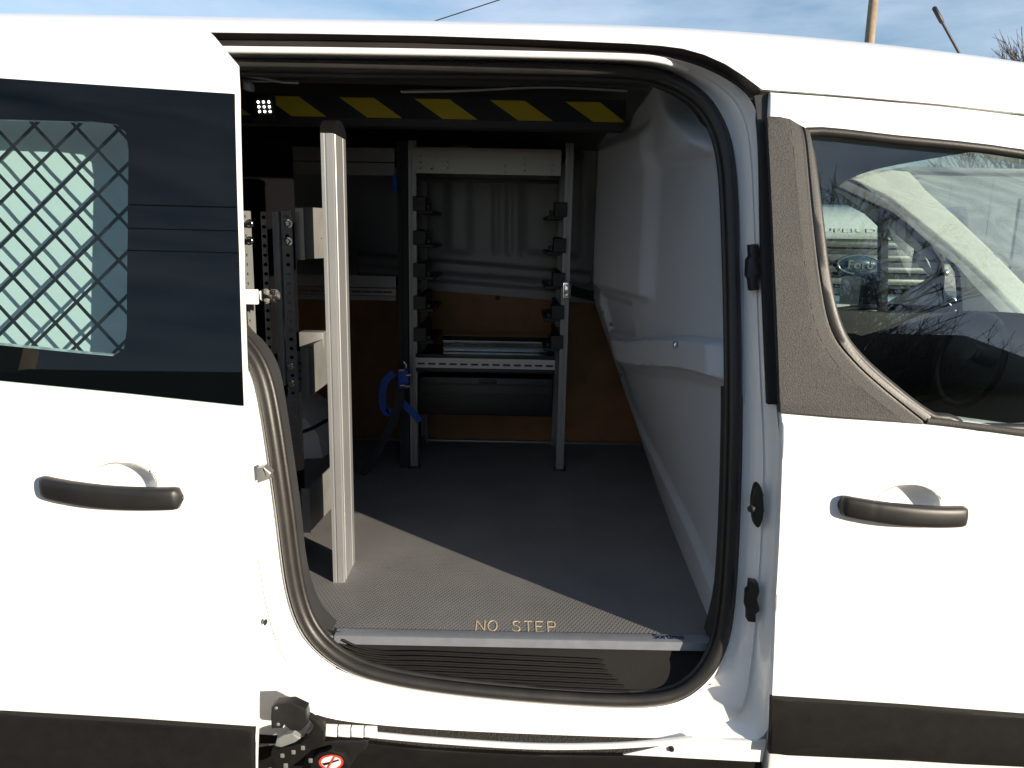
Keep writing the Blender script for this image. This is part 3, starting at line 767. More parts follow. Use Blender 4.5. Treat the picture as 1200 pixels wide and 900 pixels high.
# top tray, brushed steel with punched holes
TR = mat('brushed_steel', (.19, .185, .175), .28, metal=.85, var=.25, vscale=4)
a, b = UY(484, 172, RY-.004), UY(657, 206, RY-.004)
hol = [disc(UY(x, y, RY).x, UY(x, y, RY).z, .0022, 8) for x, y in [(493, 183), (493, 190), (493, 197), (525, 183), (525, 190), (525, 197), (592, 195), (592, 202), (615, 186), (615, 193), (615, 200), (647, 187), (647, 194), (647, 201)]]
tray = plate('top_tray', [[(a.x, b.z), (b.x, b.z), (b.x, a.z), (a.x, a.z)]]+hol, (0, RY-.004, 0), (1, 0, 0), (0, 0, 1), .002, TR, RK)
boxobj('tray_base', (a.x+.002, RY-.001, b.z), (b.x-.002, 1.47, b.z+.003), TR, RK, 0)
for x in (a.x, b.x-.002): boxobj('tray_side', (x, RY, b.z+.004), (x+.002, 1.47, a.z), TR, RK, 0)
boxobj('tray_lip', (a.x+.03, RY-.004, UY(570, 214, RY).z), (b.x-.004, RY+.004, UY(570, 209.5, RY).z), BLACK, RK, .001)
bolt('tray_screw', UY(506, 198, RY-.004), .003, .003, STEEL, RK)
# black plastic runners
for k, (yl, yr) in enumerate(((241, 245), (281, 287), (319, 327), (357, 365), (394, 400))):
    for side, x, y in ((1, pl.x, yl), (-1, pr_.x, yr)):
        z = UY(490, y, RY).z; xi = x+side*.014
        bm = bmesh.new(); s = side
        box(bm, [min(xi-s*.012, xi+s*.028), RY-.008, z-.016], [max(xi-s*.012, xi+s*.028), RY+.05, z+.028])
        box(bm, [min(xi, xi+s*.05), RY+.002, z-.024], [max(xi, xi+s*.05), 1.44, z-.012])
        box(bm, [min(xi, xi+s*.014), RY+.051, z-.011], [max(xi, xi+s*.014), 1.44, z+.030])
        box(bm, [min(xi+s*.029, xi+s*.042), RY-.004, z-.011], [max(xi+s*.029, xi+s*.042), RY+.02, z+.004])
        bevel_all(bm, .002, 1)
        fin(bm, 'box_runner', BLACK, RK, 30)
# slotted shelf with tray above and drawer below
sa, sb = UY(487, 419, RY-.008), UY(650, 432, RY-.008)
zs, ze = sa.z, UY(487, 430.5, RY-.008).z
ns = 13; wdt = (sb.x-sa.x)
slots = [rrect(sa.x+wdt*(i+.14)/ns, ze+.009, sa.x+wdt*(i+.86)/ns, ze+.0155, .003, 3) for i in range(ns)]
zr_ = -.006
sh = plate('shelf_front', [[(sa.x, ze), (sb.x, ze), (sb.x, zs), (sa.x, zs)]]+slots, (0, RY-.008, 0), (1, 0, 0), (0, 0, 1), .004, ALU, RK)
boxobj('slot_backing', (sa.x+.002, RY-.002, ze+.002), (sb.x-.002, RY+.012, zs-.002), BLACK, RK, 0)
boxobj('shelf_board', (sa.x+.004, RY+.013, zs-.010), (sb.x-.004, 1.47, zs-.003), BLACK, RK, .001)
boxobj('shelf_edge', (sa.x, RY-.008, zs+.001), (sb.x, RY+.012, zs+.012), BLACK, RK, .002)
boxobj('lower_trim', (sa.x, RY-.006, ze-.014), (sb.x, RY+.02, ze-.002), BLACK, RK, .002)
d0, d1 = UY(490, 441, RY), UY(647, 489, RY)
drw = boxobj('drawer', (d0.x, RY+.0, d1.z), (d1.x, 1.44, d0.z), BLACK, RK, .008)
for zz in (.82, .55): boxobj('drawer_ridge', (d0.x+.008, RY-.004, lerp(d1.z, d0.z, zz)-.002), (d1.x-.008, RY+.003, lerp(d1.z, d0.z, zz)+.002), BLACK, drw, .001)
boxobj('drawer_grip', (lerp(d0.x, d1.x, .45), RY-.006, lerp(d1.z, d0.z, .86)), (lerp(d0.x, d1.x, .58), RY+.003, lerp(d1.z, d0.z, .95)), BLACK, drw, .002)
# bright folded profile lying on the shelf
p0, p1 = UY(520, 398, 1.33), UY(642, 400, 1.33)
bm = bmesh.new(); zq = zs; r = []
pf = [(0, 0), (.0, .035), (.012, .048), (.05, .05), (.05, .047), (.014, .045), (.004, .034), (.004, .003), (.03, .003), (.03, 0)]
for x in (p0.x, p1.x): r.append([bm.verts.new((x, 1.31+u, zq+v)) for u, v in pf])
for k in range(len(pf)): bm.faces.new([r[0][k], r[0][(k+1) % len(pf)], r[1][(k+1) % len(pf)], r[1][k]])
bm.faces.new(r[0]); bm.faces.new(r[1])
ao = fin(bm, 'aluminium_profile', CHROME, None, 30); ao['label'] = 'bright folded aluminium profile lying on the slotted shelf'; ao['category'] = 'metal profile'
# clamp and strap on the right post
c = UY(664, 340, RY-.006)
boxobj('clamp', (c.x-.012, RY-.016, c.z-.026), (c.x+.014, RY+.0, c.z+.026), CHROME, RK, .004)
for dz in (-.017, .0, .017): bolt('clamp_screw', (c.x+.002, RY-.016, c.z+dz), .004, .005, CHROME, RK)
e = UY(700, 348, 1.25)
bm = bmesh.new(); sweep(bm, [Vector((c.x+.01, RY-.004, c.z)), c.lerp(e, .5), e], [(-.002, -.016), (.002, -.016), (.002, .016), (-.002, .016)]); fin(bm, 'clamp_arm', BLACK, RK, 30)

# ================================================================== far shelving left of the rack
FS = thing('wall_shelving', (-.75, 1.3, FZ), 'slotted aluminium wall shelving in the dark corner behind the tall post', 'shelving')
xr, xL = UY(464, 340, RY).x, -1.75
for (y0, y1, slot) in ((324, 337, 0), (338.5, 346.5, 1), (347.5, 352.5, 0), (174, 190, 0), (191.5, 206, 0)):
    za, zb_ = UY(464, y0, RY).z, UY(464, y1, RY).z
    lo = [[(xL, zb_), (xr, zb_), (xr, za), (xL, za)]]
    if slot:
        n = 42
        for i in range(n):
            u0 = lerp(xr-.012, xL+.01, i/n); u1 = u0-.028; zm = (za+zb_)/2; lo.append([(u1, zm-.003), (u0, zm-.003), (u0, zm+.003), (u1, zm+.003)])
    plate('shelf_front', lo, (0, RY, 0), (1, 0, 0), (0, 0, 1), .004, ALUD if slot else STEEL, FS)
for y in (325, 176):
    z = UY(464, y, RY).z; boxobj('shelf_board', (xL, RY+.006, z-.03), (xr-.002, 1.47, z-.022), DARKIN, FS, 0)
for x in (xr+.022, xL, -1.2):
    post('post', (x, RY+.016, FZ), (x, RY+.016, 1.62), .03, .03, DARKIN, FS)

# ================================================================== near shelving end: tall post, perforated uprights, brackets
VOID = mat('matt_black', (.006, .006, .007), .9, var=.2, spec=.04)
NS = thing('shelving_unit', (-.5, .4, FZ), 'shelving end with tall aluminium post and perforated grey uprights beside the door opening', 'shelving')
b0 = UZ(391, 682, FZ); b1 = UZ(404, 683, FZ); b2 = UZ(417, 657, FZ)
px0, px1, py0, py1 = b0.x, b1.x-.0, b1.y, b2.y
W_, D_ = px1-px0, py1-py0
ztop = UY(392, 156, py0).z
pf = [(0, 0), (.26, 0), (.28, .01), (.40, .01), (.42, 0), (.92, 0), (1, .03), (1, .10), (.94, .11), (.94, .16), (1, .17), (1, .70), (.95, .71), (.95, .76), (1, .77), (1, .97), (.95, 1), (.05, 1), (0, .97)]
bm = bmesh.new(); r = []
for z in (FZ, ztop): r.append([bm.verts.new((px0+u*W_, py0+v*D_, z)) for u, v in pf])
for k in range(len(pf)): bm.faces.new([r[0][k], r[0][(k+1) % len(pf)], r[1][(k+1) % len(pf)], r[1][k]])
bm.faces.new(r[0]); bm.faces.new(r[1])
fin(bm, 'tall_post', ALU, NS, 20)
bm = bmesh.new(); rows = []
for k in range(9):
    a = math.pi*k/8; rows.append([Vector((px0-.001, py0+D_*.5-(D_*.5+.001)*math.cos(a), ztop+.001+.030*math.sin(a))), Vector((px1+.001, py0+D_*.5-(D_*.5+.001)*math.cos(a), ztop+.001+.030*math.sin(a)))])
loft(bm, rows); fr_ = [bm.verts.new(p[0]) for p in rows]; bm.faces.new(fr_); bm.faces.new([bm.verts.new(p[1]) for p in rows])
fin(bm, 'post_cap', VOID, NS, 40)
def perf(pxl, pxr, top, bot, Y, name='perforated_upright', pitch=.0145, slope=.008, hr=.0042, skip=()):
    A = UY(pxl, top, Y); B = UY(pxr, bot, Y)
    hol = []; z = A.z-.012; i = 0
    while z > B.z+.01:
        if i not in skip: hol.append(disc((A.x+B.x)/2, z, hr, 8, hr*.8))
        z -= pitch; i += 1
    return plate(name, [[(A.x, B.z), (B.x, B.z), (B.x, A.z), (A.x, A.z)]]+hol, (0, Y, 0), (1, 0, 0), (0, 0, 1), .003, GREYP, NS), A, B
UYY = .46
up1, A1, B1 = perf(284, 301.5, 247, 452, UYY, pitch=.0205, hr=.0052, skip=(1, 3))
up2, A2, B2 = perf(305, 320, 248, 440, UYY+.03, pitch=.0205, hr=.0052)
up3, A3, B3 = perf(329, 352, 247, 533, UYY, pitch=.0205, hr=.0052, skip=(1, 3))
boxobj('upright_flange', (A1.x-.002, UYY+.004, B1.z), (A1.x+.001, UYY+.05, A1.z), GREYP, NS, 0)
boxobj('upright_lip', (UY(320, 300, UYY).x, UYY+.001, B1.z), (UY(328, 300, UYY).x, UYY+.033, A1.z), STEEL if 0 else GREYP, NS, .002)
for x, y in ((293, 262), (293, 282), (338, 262), (338, 283), (341, 429), (342, 449)):
    bolt('upright_bolt', UY(x, y, UYY), .0062, .011, CHROME, NS)
# folded steel brackets between uprights and post
def folded(px, Y0, Y1, face, name='shelf_bracket'):
    """px: left flange left/right x, top, bottom; then side plate"""
    (xl_, xm, xr_, yt, yb) = face
    a = UY(xl_, yt, Y0); b = UY(xm, yb, Y0)
    hol = [disc(lerp(a.x, b.x, u), lerp(a.z, b.z, v), .003, 8) for u in (.3, .72) for v in (.3, .5, .7)] if px else []
    fl_ = plate(name, [[(a.x, b.z), (b.x, b.z), (b.x, a.z), (a.x, a.z)]]+hol, (0, Y0, 0), (1, 0, 0), (0, 0, 1), .002, STEEL, NS)
    c = UY(xr_, yt, Y1)
    p0 = Vector((b.x+.001, Y0-.006, 0)); p1 = Vector((c.x, Y1, 0)); d = (p1-p0); ln = d.length; d.normalize()
    plate('bracket_side', [[(0, b.z-.012), (ln, b.z-.012), (ln, a.z+.012), (0, a.z+.012)], disc(ln*.8, (a.z+b.z)/2-.012, .0025, 8)], p0, d, (0, 0, 1), .003, STEEL, NS)
    plate('bracket_edge', [[(0, b.z-.014), (.018, b.z-.014), (.018, a.z+.010), (0, a.z+.010)]], (b.x-.016, Y0-.008, 0), (1, 0, 0), (0, 0, 1), .002, ALU, NS)
    return fl_
folded(0, .50, .58, (346, 357, 381, 249, 297))
folded(1, .50, .66, (346, 363, 384, 412, 458))
folded(1, .44, .60, (345, 364, 390, 576, 616))
boxobj('lower_shelf_rear', UY(350, 389, .62), UY(384, 405, .66), STEEL, NS, .002)
boxobj('sun_block_panel', (-1.75, .66, FZ+.004), (UY(346, 300, .66).x, .672, 1.56), VOID, NS, .001)  # added panel that stops sunlight bouncing warm into the load bay
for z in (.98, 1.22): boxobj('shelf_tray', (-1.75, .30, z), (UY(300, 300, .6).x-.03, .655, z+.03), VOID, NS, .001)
# clamp tying the uprights to the body
k0 = onS(284, 348, .115); k1 = UY(303, 347, .40)
c = UY(317, 346.5, .40)
plate('clamp_plate', [[(c.x+u*.0018, c.z+v*.0018) for u, v in [(-12, -4), (-8, -7), (6, -8), (12, -4), (13, 3), (9, 8), (-7, 8), (-12, 5)]]], (0, .395, 0), (1, 0, 0), (0, 0, 1), .004, CHROME, NS, .001)
for u, v, M_ in ((-3, 4.6, STEEL), (-3, -5, STEEL), (4, 5, BLACK), (4, -5, BLACK), (5, 0, BLACK)):
    bolt('clamp_bolt', (c.x+u*.0018, .391, c.z+v*.0018), .0048 if M_ is STEEL else .003, .006, M_, NS)
boxobj('clamp_bar', (c.x-.012, .384, c.z-.004), (c.x+.008, .391, c.z+.003), CHROME, NS, .001)
boxobj('clamp_strap', (UY(282, 347, .40).x, .386, UY(290, 356, .40).z), (UY(304, 347, .40).x, .398, UY(290, 338.5, .40).z), WHITE, NS, .002)

# ================================================================== ratchet strap
RS = thing('ratchet_strap', (UY(470, 440, 1.1).x, 1.1, UY(470, 550, 1.1).z), 'blue ratchet strap hanging on the left rack post', 'strap')
def ribbon(name, px, Y, wd, M, parent, ax=(1, 0, 0), th=.0015):
    P = spline([UY(x, y, Y+(p[0] if p else 0)) for x, y, *p in px], 5)
    bm = bmesh.new(); sweep(bm, P, [(-wd/2, -th), (wd/2, -th), (wd/2, th), (-wd/2, th)], up=(0, 1, 0)); return fin(bm, name, M, parent, 40)
ribbon('strap_tail', [(462, 437), (452, 446), (448, 462), (449, 476), (454, 484), (457, 478)], 1.09, .022, BLUEST, RS)
ribbon('strap_end', [(466, 466), (476, 476), (486, 486), (492, 494)], 1.10, .022, BLUEST, RS)
ribbon('strap_web', [(470, 452), (468, 470), (460, 495), (450, 515), (438, 536), (424, 556)], 1.08, .026, WEB, RS)
boxobj('ratchet_body', UY(466, 434, 1.06), UY(481, 453, 1.10), BLUEST, RS, .004)
for x, y in ((471, 434), (479, 440), (472, 452), (478, 453)):
    c = UY(x, y, 1.055); tube('ratchet_pin', [c+Vector((-.008, 0, 0)), c+Vector((.008, 0, .002))], .004, CHROME, RS, 8)
tube('ratchet_hook', spline([UY(473, 424, 1.08), UY(476, 428, 1.08), UY(475, 434, 1.08)], 4), .003, CHROME, RS, 8)
ribbon('upper_strap', [(462, 205), (463, 214), (462, 226)], 1.14, .014, BLUEST, RS)

# ================================================================== lower hinge arm of the sliding door
def pxp(name, px, off, th, M, parent=None, bev=.0015): return pxpanel(name, px, off, th, M, parent, bev)
arm = pxp('door_hinge_arm', [(318, 880), (335, 876), (352, 872), (363, 862), (368, 850), (360, 838), (372, 846), (380, 858), (379, 872), (366, 878), (360, 884), (345, 896), (330, 905), (318, 905)], -.035, .014, CLAD, VAN)
pxp('hinge_bracket', [(318, 829), (323, 825), (343, 824), (359, 831), (361, 848), (352, 857), (341, 856), (333, 850), (331, 853), (318, 854)], -.045, .02, BLACK, arm, .003)
pxp('roller', [(322, 874), (324, 866), (332, 861), (343, 860), (352, 866), (346, 870), (330, 876)], -.03, .012, GREYP, arm, .003)
for x, y in ((324, 829), (326, 848)): bolt('hinge_screw', onS(x, y, -.045), .003, .003, STEEL, arm)
for x, y in ((331, 885), (344, 881), (355, 876), (364, 891), (335, 897)): boxobj('arm_nut', onS(x-2, y+2, -.036)+Vector((0, -.003, 0)), onS(x+2, y-2, -.036)+Vector((0, .002, 0)), STEEL, arm, .001)
pxp('track_end', [(368, 854), (379, 853), (380, 869), (372, 873), (366, 868)], -.02, .02, BLACK, arm, .002)
for k in range(4): pxp('track_tooth', [(380.5+15.5*k, 852.5+.7*k), (394.5+15.5*k, 853+.7*k), (394.5+15.5*k, 864+.4*k), (380.5+15.5*k, 863+.4*k)], -.008, .012, WHITE, arm, .002)
pxp('arm_link', [(362, 872), (392, 868), (432, 868), (430, 876), (418, 886), (406, 905), (352, 905), (360, 884)], -.012, .014, BLACK, arm, .003)
pxp('arm_pad', [(364, 892), (372, 884), (388, 879), (402, 884), (409, 895), (408, 908), (362, 908)], -.03, .012, CLAD, arm, .003)
WP = mat('white_print', (.75, .73, .72), .5, var=.05); RP = mat('red_print', (.6, .05, .03), .5, var=.1)
pxp('warning_disc', disc(388, 893, 14.5, 28, 9), -.0312, .001, RP, arm, 0)
pxp('warning_field', disc(388, 893, 11.6, 28, 7), -.0320, .0007, WP, arm, 0)
pxp('foot_mark', [(377, 894.5), (384, 893), (397, 889.5), (398, 891), (388, 894.5), (380, 897)], -.0326, .0005, BLACK, arm, 0)
pxp('warning_slash', [(391.5, 885.5), (393, 886.5), (385, 900.5), (383.2, 899.5)], -.0331, .0005, RP, arm, 0)

# ================================================================== cab: far side, windscreen, dashboard, seats
def fsurf(x, z): return 1.83-surf(x, z)
fw = [UY(x, y, 1.66) for x, y in [(905, 187), (960, 209), (1044, 247), (1092, 284), (1112, 299), (1121, 320), (1124, 345)]]
fw2 = [UY(x, y, 1.76) for x, y in [(1124, 362), (1040, 360), (905, 354)]]
wh_ = [(p.x, p.z) for p in fw+fw2]
panel('far_side_panel', [[(-2.35, 1.70), (.5, 1.68), (.95, 1.60), (1.30, 1.45), (1.62, 1.22), (1.70, 1.08), (2.3, .95), (2.5, .8), (2.5, .28), (-2.35, .28)], wh_], -.012, .01, WHITE, VAN, 0, fn=lambda x, z: 1.83-surf(x, z)) 
# window seal and quarter-light bar of the far door
P = spline([Vector((p[0], fsurf(*p)-.02, p[1])) for p in wh_], 4, True)
tube('far_window_seal', P, .012, RUBBER, VAN, 8, True, up=(0, 1, 0))
a, b = UY(1035, 232, 1.68), UY(1034, 362, 1.75)
bm = bmesh.new(); sweep(bm, [a, b], [(-.014, -.014), (.014, -.014), (.014, .014), (-.014, .014)], up=(0, 1, 0)); fin(bm, 'quarter_light_bar', BLACK, VAN, 30)
bm = fill2d([wh_])
for v in bm.verts: v.co.y = fsurf(v.co.x, v.co.z)-.006
_fin_keep(bm, 'far_window_pane', GLASSF, VAN)
# dark inner frame band and cream pillar trim
def yplate(name, px, Y, th, M, bev=.004, n=0):
    lp = sp2(px, n) if n else px
    bm = fill2d([[(UY(x, y, Y).x, UY(x, y, Y).z) for x, y in lp]])
    for v in bm.verts: v.co.y = Y
    thicken(bm, lambda c: Vector((0, th, 0)), bev, 3); return fin(bm, name, M, VAN, 50)
yplate('far_door_frame', [(885, 165), (960, 185), (1005, 208), (1044, 229), (1092, 268), (1140, 316), (1215, 390), (1215, 420), (1160, 372), (1128, 366), (1124, 320), (1112, 301), (1092, 285), (1044, 248), (960, 209), (885, 184)], 1.615, .03, DASH)
yplate('cream_pillar_trim', [(998, 210), (1020, 204), (1045, 199), (1066, 201), (1072, 207), (1085, 222), (1120, 253), (1160, 292), (1205, 338), (1275, 405), (1275, 440), (1215, 386), (1157, 327), (1124, 297), (1092, 271), (1044, 232)], 1.60, .04, CREAM, .008)
VOIDC = mat('black_leather', (.012, .012, .013), .6, var=.2)
yplate('far_door_trim', [(1126, 318), (1150, 330), (1215, 392), (1290, 460), (1290, 520), (890, 520), (890, 358), (1040, 366), (1126, 367)], 1.635, .03, VOIDC)
yplate('pillar_vent', [(1167, 296), (1174, 297), (1196, 314), (1192, 318)], 1.594, .004, DASH, 0)
# headliner, windscreen, dashboard
bm = bmesh.new(); loft(bm, [[Vector((x, y, z-.05*((y-.915)/.66)**4)) for y in [.255+k*.11 for k in range(13)]] for x, z in ((.42, 1.66), (.7, 1.655), (.95, 1.63), (1.10, 1.585), (1.12, 1.575))]); fin(bm, 'headliner', HEADL, VAN, 60)
bm = bmesh.new(); loft(bm, [[Vector((x+c*(1-((y-.915)/.75)**2), y, z)) for y in [lerp(.915-w, .915+w, k/12) for k in range(13)]] for x, z, w, c in ((1.10, 1.60, .62, .06), (1.35, 1.46, .68, .10), (1.6, 1.27, .74, .14), (1.78, 1.10, .80, .17))]); bm.normal_update()
_fin_keep(bm, 'windscreen', GLASSW, VAN, 60)
near = [(1.10, 1.56), (1.35, 1.42), (1.60, 1.23), (1.74, 1.09)]
for sgn in (0,):
    P = [Vector((x, (surf(x, z)+.03) if not sgn else 1.83-surf(x, z)-.03, z)) for x, z in near]
    tube('pillar_outer', P, .035, WHITE, VAN, 10)
bm = bmesh.new(); loft(bm, [[Vector((x, y, z)) for x, z in ((1.60, .62), (1.58, .92), (1.61, 1.02), (1.66, 1.05), (1.72, 1.06), (1.80, 1.07))] for y in (.12, .5, .9, 1.2, 1.55, 1.72)]); fin(bm, 'dashboard', DASH, VAN, 60)
boxobj('firewall', (1.8, .1, .3), (1.83, 1.75, 1.06), DASH, VAN, 0)
boxobj('cab_floor', (.5, .06, .42), (1.8, 1.78, .45), DASH, VAN, 0)
VOIDC = mat('black_leather', (.015, .015, .016), .6, var=.2)
P = [Vector((1.52+.09*math.sin(a)*.4, 1.30+.17*math.cos(a), .97+.15*math.sin(a))) for a in [2*math.pi*k/32 for k in range(32)]]
sw = tube('steering_wheel', P, .011, VOIDC, VAN, 8, True, up=(1, 0, 0))
tube('steering_column', [Vector((1.52, 1.30, 1.0)), Vector((1.72, 1.30, .93))], .03, DASH, sw, 10)
def seat(y):
    bm = bmesh.new(); box(bm, (.60, y-.25, .72), (1.08, y+.25, .86)); bevel_all(bm, .04, 3)
    c = fin(bm, 'seat_cushion', SEATM, VAN, 60)
    bm = bmesh.new(); box(bm, (.50, y-.24, .80), (.61, y+.24, 1.34)); bevel_all(bm, .04, 3); bmesh.ops.rotate(bm, cent=(.55, y, .8), matrix=Matrix.Rotation(math.radians(-4), 3, 'Y'), verts=bm.verts)
    fin(bm, 'seat_back', SEATM, VAN, 60)
    bm = bmesh.new(); box(bm, (.47, y-.13, 1.37), (.56, y+.13, 1.53)); bevel_all(bm, .035, 3); fin(bm, 'headrest', SEATM, VAN, 60)
    boxobj('seat_base', (.62, y-.22, .45), (1.02, y+.22, .73), DASH, VAN, .01)
seat(.47); seat(1.36)
# far door mirror
c = UY(1008, 345, 1.93)
bm = bmesh.new(); box(bm, (c.x+.004, c.y-.02, c.z-.085), (c.x+.10, c.y+.14, c.z+.085)); bevel_all(bm, .03, 3); mh = fin(bm, 'far_mirror', BLACK, VAN, 60)
MIR = mat('mirror_silver', (.9, .9, .9), .01, metal=1, var=0)
plate('mirror_glass', [rrect(-.105, -.07, .012, .07, .02)], (c.x+.002, c.y+.02, c.z), Vector((.35, -1, 0)).normalized(), (0, 0, 1), .003, MIR, mh)

# ================================================================== pickup truck parked beyond the van, facing it
YT = 6.1; tc_ = UY(1005, 310, YT); TX = tc_.x
TK = thing('pickup_truck', (TX, 8, 0), 'white pickup truck with a wide grey grille parked beyond the van', 'truck')
GRIL = mat('grille_grey', (.16, .155, .145), .4, metal=.3, var=.2); LENS = mat('lamp_lens', (.75, .77, .78), .12, metal=.8, var=.4, vscale=30)
def tz(y, px=1005, Y=YT): return UY(px, y, Y).z
zh, zg, zl = tz(246), tz(280), tz(338)
HW = 1.0
def hcol(y, z, hw): return [Vector((TX+hw*u, y+.10*abs(u)**3, z-.05*abs(u)**4)) for u in [k/8-1 for k in range(17)]]
bm = bmesh.new(); loft(bm, [hcol(YT+.01, zg, HW*.96), hcol(YT-.02, zg+.04, HW*.97), hcol(YT+.0, lerp(zg, zh, .7), HW*.97), hcol(YT+.08, zh, HW*.96), hcol(YT+.5, zh+.05, HW*.95), hcol(YT+1.15, zh+.09, HW*.93)]); hood = fin(bm, 'hood', WHITE, TK, 50)
text('hood_lettering', 'SUPER DUTY', .05, (TX-.44, YT-.022, zg+.06), (1, 0, 0), (0, .1, 1), WHITE, hood, .004, .0, .88)
gw = .72
boxobj('grille', (TX-gw, YT+.03, zl), (TX+gw, YT+.10, zg-.005), BLACK, TK, .01)
for f in (.08, .32, .56, .82): boxobj('grille_bar', (TX-gw+.02, YT-.01, lerp(zl, zg, f)), (TX+gw-.02, YT+.03, lerp(zl, zg, f+.13)), GRIL, TK, .012)
for sx in (-1, 1):
    for k in range(9): boxobj('grille_fin', (TX+sx*(gw-.05)-.02, YT-.015, lerp(zl, zg, .08+.1*k)), (TX+sx*(gw-.05)+.05*sx, YT+.02, lerp(zl, zg, .12+.1*k)), GRIL, TK, .003)
    boxobj('grille_frame', (TX+sx*(gw+.0), YT-.02, zl), (TX+sx*(gw+.05), YT+.06, zg-.01), GRIL, TK, .012)
    # C-shaped lamp
    x0, x1 = gw-.09, HW-.04
    cpts = [(x0, 1), (x1-.02, 1), (x1, .8), (x1, .05), (x1-.02, 0), (x0-.02, 0), (x0-.02, .16), (x0+.10, .2), (x0+.14, .3), (x0+.14, .72), (x0+.10, .82), (x0, .85)]
    lp = [(TX+sx*u, lerp(zl-.01, zg-.01, v)) for u, v in cpts]
    hl = plate('headlight', [lp], (0, YT-.03, 0), (1, 0, 0), (0, 0, 1), .08, LENS, TK, .008)
    for f in (.35, .6):
        bm = bmesh.new(); dome(bm, (TX+sx*(x0+.19), YT-.03, lerp(zl, zg, f)), .035, .02, .035, 14, 4); fin(bm, 'lamp_bulb', CHROME, hl)
    bm = bmesh.new(); loft(bm, [[Vector((TX+sx*x, y, z)) for x, z in ((HW*.94, zh+.05), (HW*.99, zh-.03), (HW*1.02, zg), (HW*1.02, .75), (HW*.98, .62))] for y in (YT+.02, YT+.4, YT+1.2)]); fin(bm, 'fender', WHITE, TK, 50)
    boxobj('cab_side', (TX+sx*.97, YT+1.2, .6), (TX+sx*1.0, YT+3.4, zh+.06), WHITE, TK, .01)
    boxobj('mirror', (TX+sx*1.08, YT+1.55, zh+.02), (TX+sx*1.30, YT+1.70, zh+.42), BLACK, TK, .03)
    bm = bmesh.new(); wx = TX+sx*.82
    loft(bm, [[Vector((wx+d*sx, YT+.85+r*math.cos(2*math.pi*k/32), .42+r*math.sin(2*math.pi*k/32))) for k in range(32)] for r, d in ((.24, .12), (.38, .12), (.42, .08), (.42, -.12), (.38, -.16))], True); fin(bm, 'wheel', RUBBER, TK, 40)
    tube('wiper', [Vector((TX+sx*.1-.2, YT+1.16, zh+.12)), Vector((TX+sx*.1+.5*.6, YT+1.22, zh+.16))], .012, BLACK, TK, 6)
boxobj('bumper', (TX-1.0, YT-.10, zl-.42), (TX+1.0, YT+.08, zl-.05), CHROME, TK, .05)
boxobj('front_valance', (TX-.95, YT+.0, zl-.6), (TX+.95, YT+.5, zl-.43), BLACK, TK, .02)
bm = bmesh.new(); loft(bm, [[Vector((TX+w_*u, y+.06*u*u, z)) for u in [k/6-1 for k in range(13)]] for y, z, w_ in ((YT+1.18, zh+.08, .9), (YT+1.55, zh+.36, .82), (YT+1.85, zh+.56, .74))])
TWS = mat('truck_windscreen', (.02, .03, .035), .05, var=.2); fin(bm, 'windscreen', TWS, TK, 50)
bm = bmesh.new(); loft(bm, [[Vector((TX+w_*u, y+.06*u*u, z-.05*u**4)) for u in [k/6-1 for k in range(13)]] for y, z, w_ in ((YT+1.84, zh+.57, .75), (YT+2.1, zh+.63, .76), (YT+3.4, zh+.62, .76))]); fin(bm, 'cab_roof', WHITE, TK, 50)
bm = bmesh.new(); dome(bm, (TX, YT-.01, tc_.z), .19, .05, .083, 40, 6); bd = fin(bm, 'oval_badge', mat('badge_blue_grey', (.12, .16, .22), .25, metal=.4, var=.1), TK, 60)
P = [Vector((TX+.195*math.cos(2*math.pi*k/40), YT-.02, tc_.z+.086*math.sin(2*math.pi*k/40))) for k in range(40)]
tube('badge_rim', P, .012, CHROME, bd, 8, True, up=(0, 1, 0))
text('badge_lettering', 'Ford', .11, (TX-.115, YT-.063, tc_.z-.035), (1, 0, 0), (0, 0, 1), CHROME, bd, .004, .001, .23)

# ================================================================== pole, wires, trees, houses
WOOD = mat('weathered_wood', (.34, .27, .19), .85, var=.4, vscale=4, bump=.4, bscale=40)
BARK = mat('grey_bark', (.10, .080, .065), .9, var=.3, vscale=8)
pb = UY(993, 300, 26); pt = UY(993.5, -140, 26)
pole = thing('utility_pole', (pb.x, 26, 0), 'weathered wooden utility pole rising behind the van roof', 'pole')
tube('shaft', [Vector((pb.x, 26, 0)), Vector((pb.x, 26, 5)), Vector((pb.x, 26, pt.z))], .165, WOOD, pole, 20, scales=[1.1, 1, .85])
boxobj('crossarm', (pb.x-1.1, 25.82, pt.z-.7), (pb.x+1.1, 25.93, pt.z-.56), WOOD, pole, .01)
for k in (-1, -.4, .4, 1): bm = bmesh.new(); dome(bm, (pb.x+k, 25.87, pt.z-.50), .05, .05, .08, 10, 5); fin(bm, 'insulator', GREYP, pole)
A, B = UY(490, 31, 25.9), UY(600, -5, 25.9); d = B-A
tB = (pb.x-A.x)/d.x; Bt = A+d*tB
wr = tube('service_wire', [A-d*4, A, B, Bt], .018, BLACK, None, 6); wr['label'] = 'thin dark service wire running up to the wooden pole'; wr['category'] = 'wire'
for k, (el, Yw) in enumerate(((34.5, -9.2), (31.6, -9.6), (28.6, -9.4))):
    z = 1.36+(-Yw+.08)*math.tan(math.radians(el)); P = [Vector((x, Yw, z-.25+.0009*x*x)) for x in range(-40, 41, 4)]
    o = tube('power_cable', P, .016, BLACK, None, 6); o['label'] = 'black power cable mirrored as a dark line in the van windows'; o['category'] = 'cable'; o['group'] = 'power cables along the lot'; o['label'] = ('highest of three black power cables mirrored in the van windows', 'middle of three black power cables mirrored in the van windows', 'lowest of three black power cables mirrored in the van windows')[k]
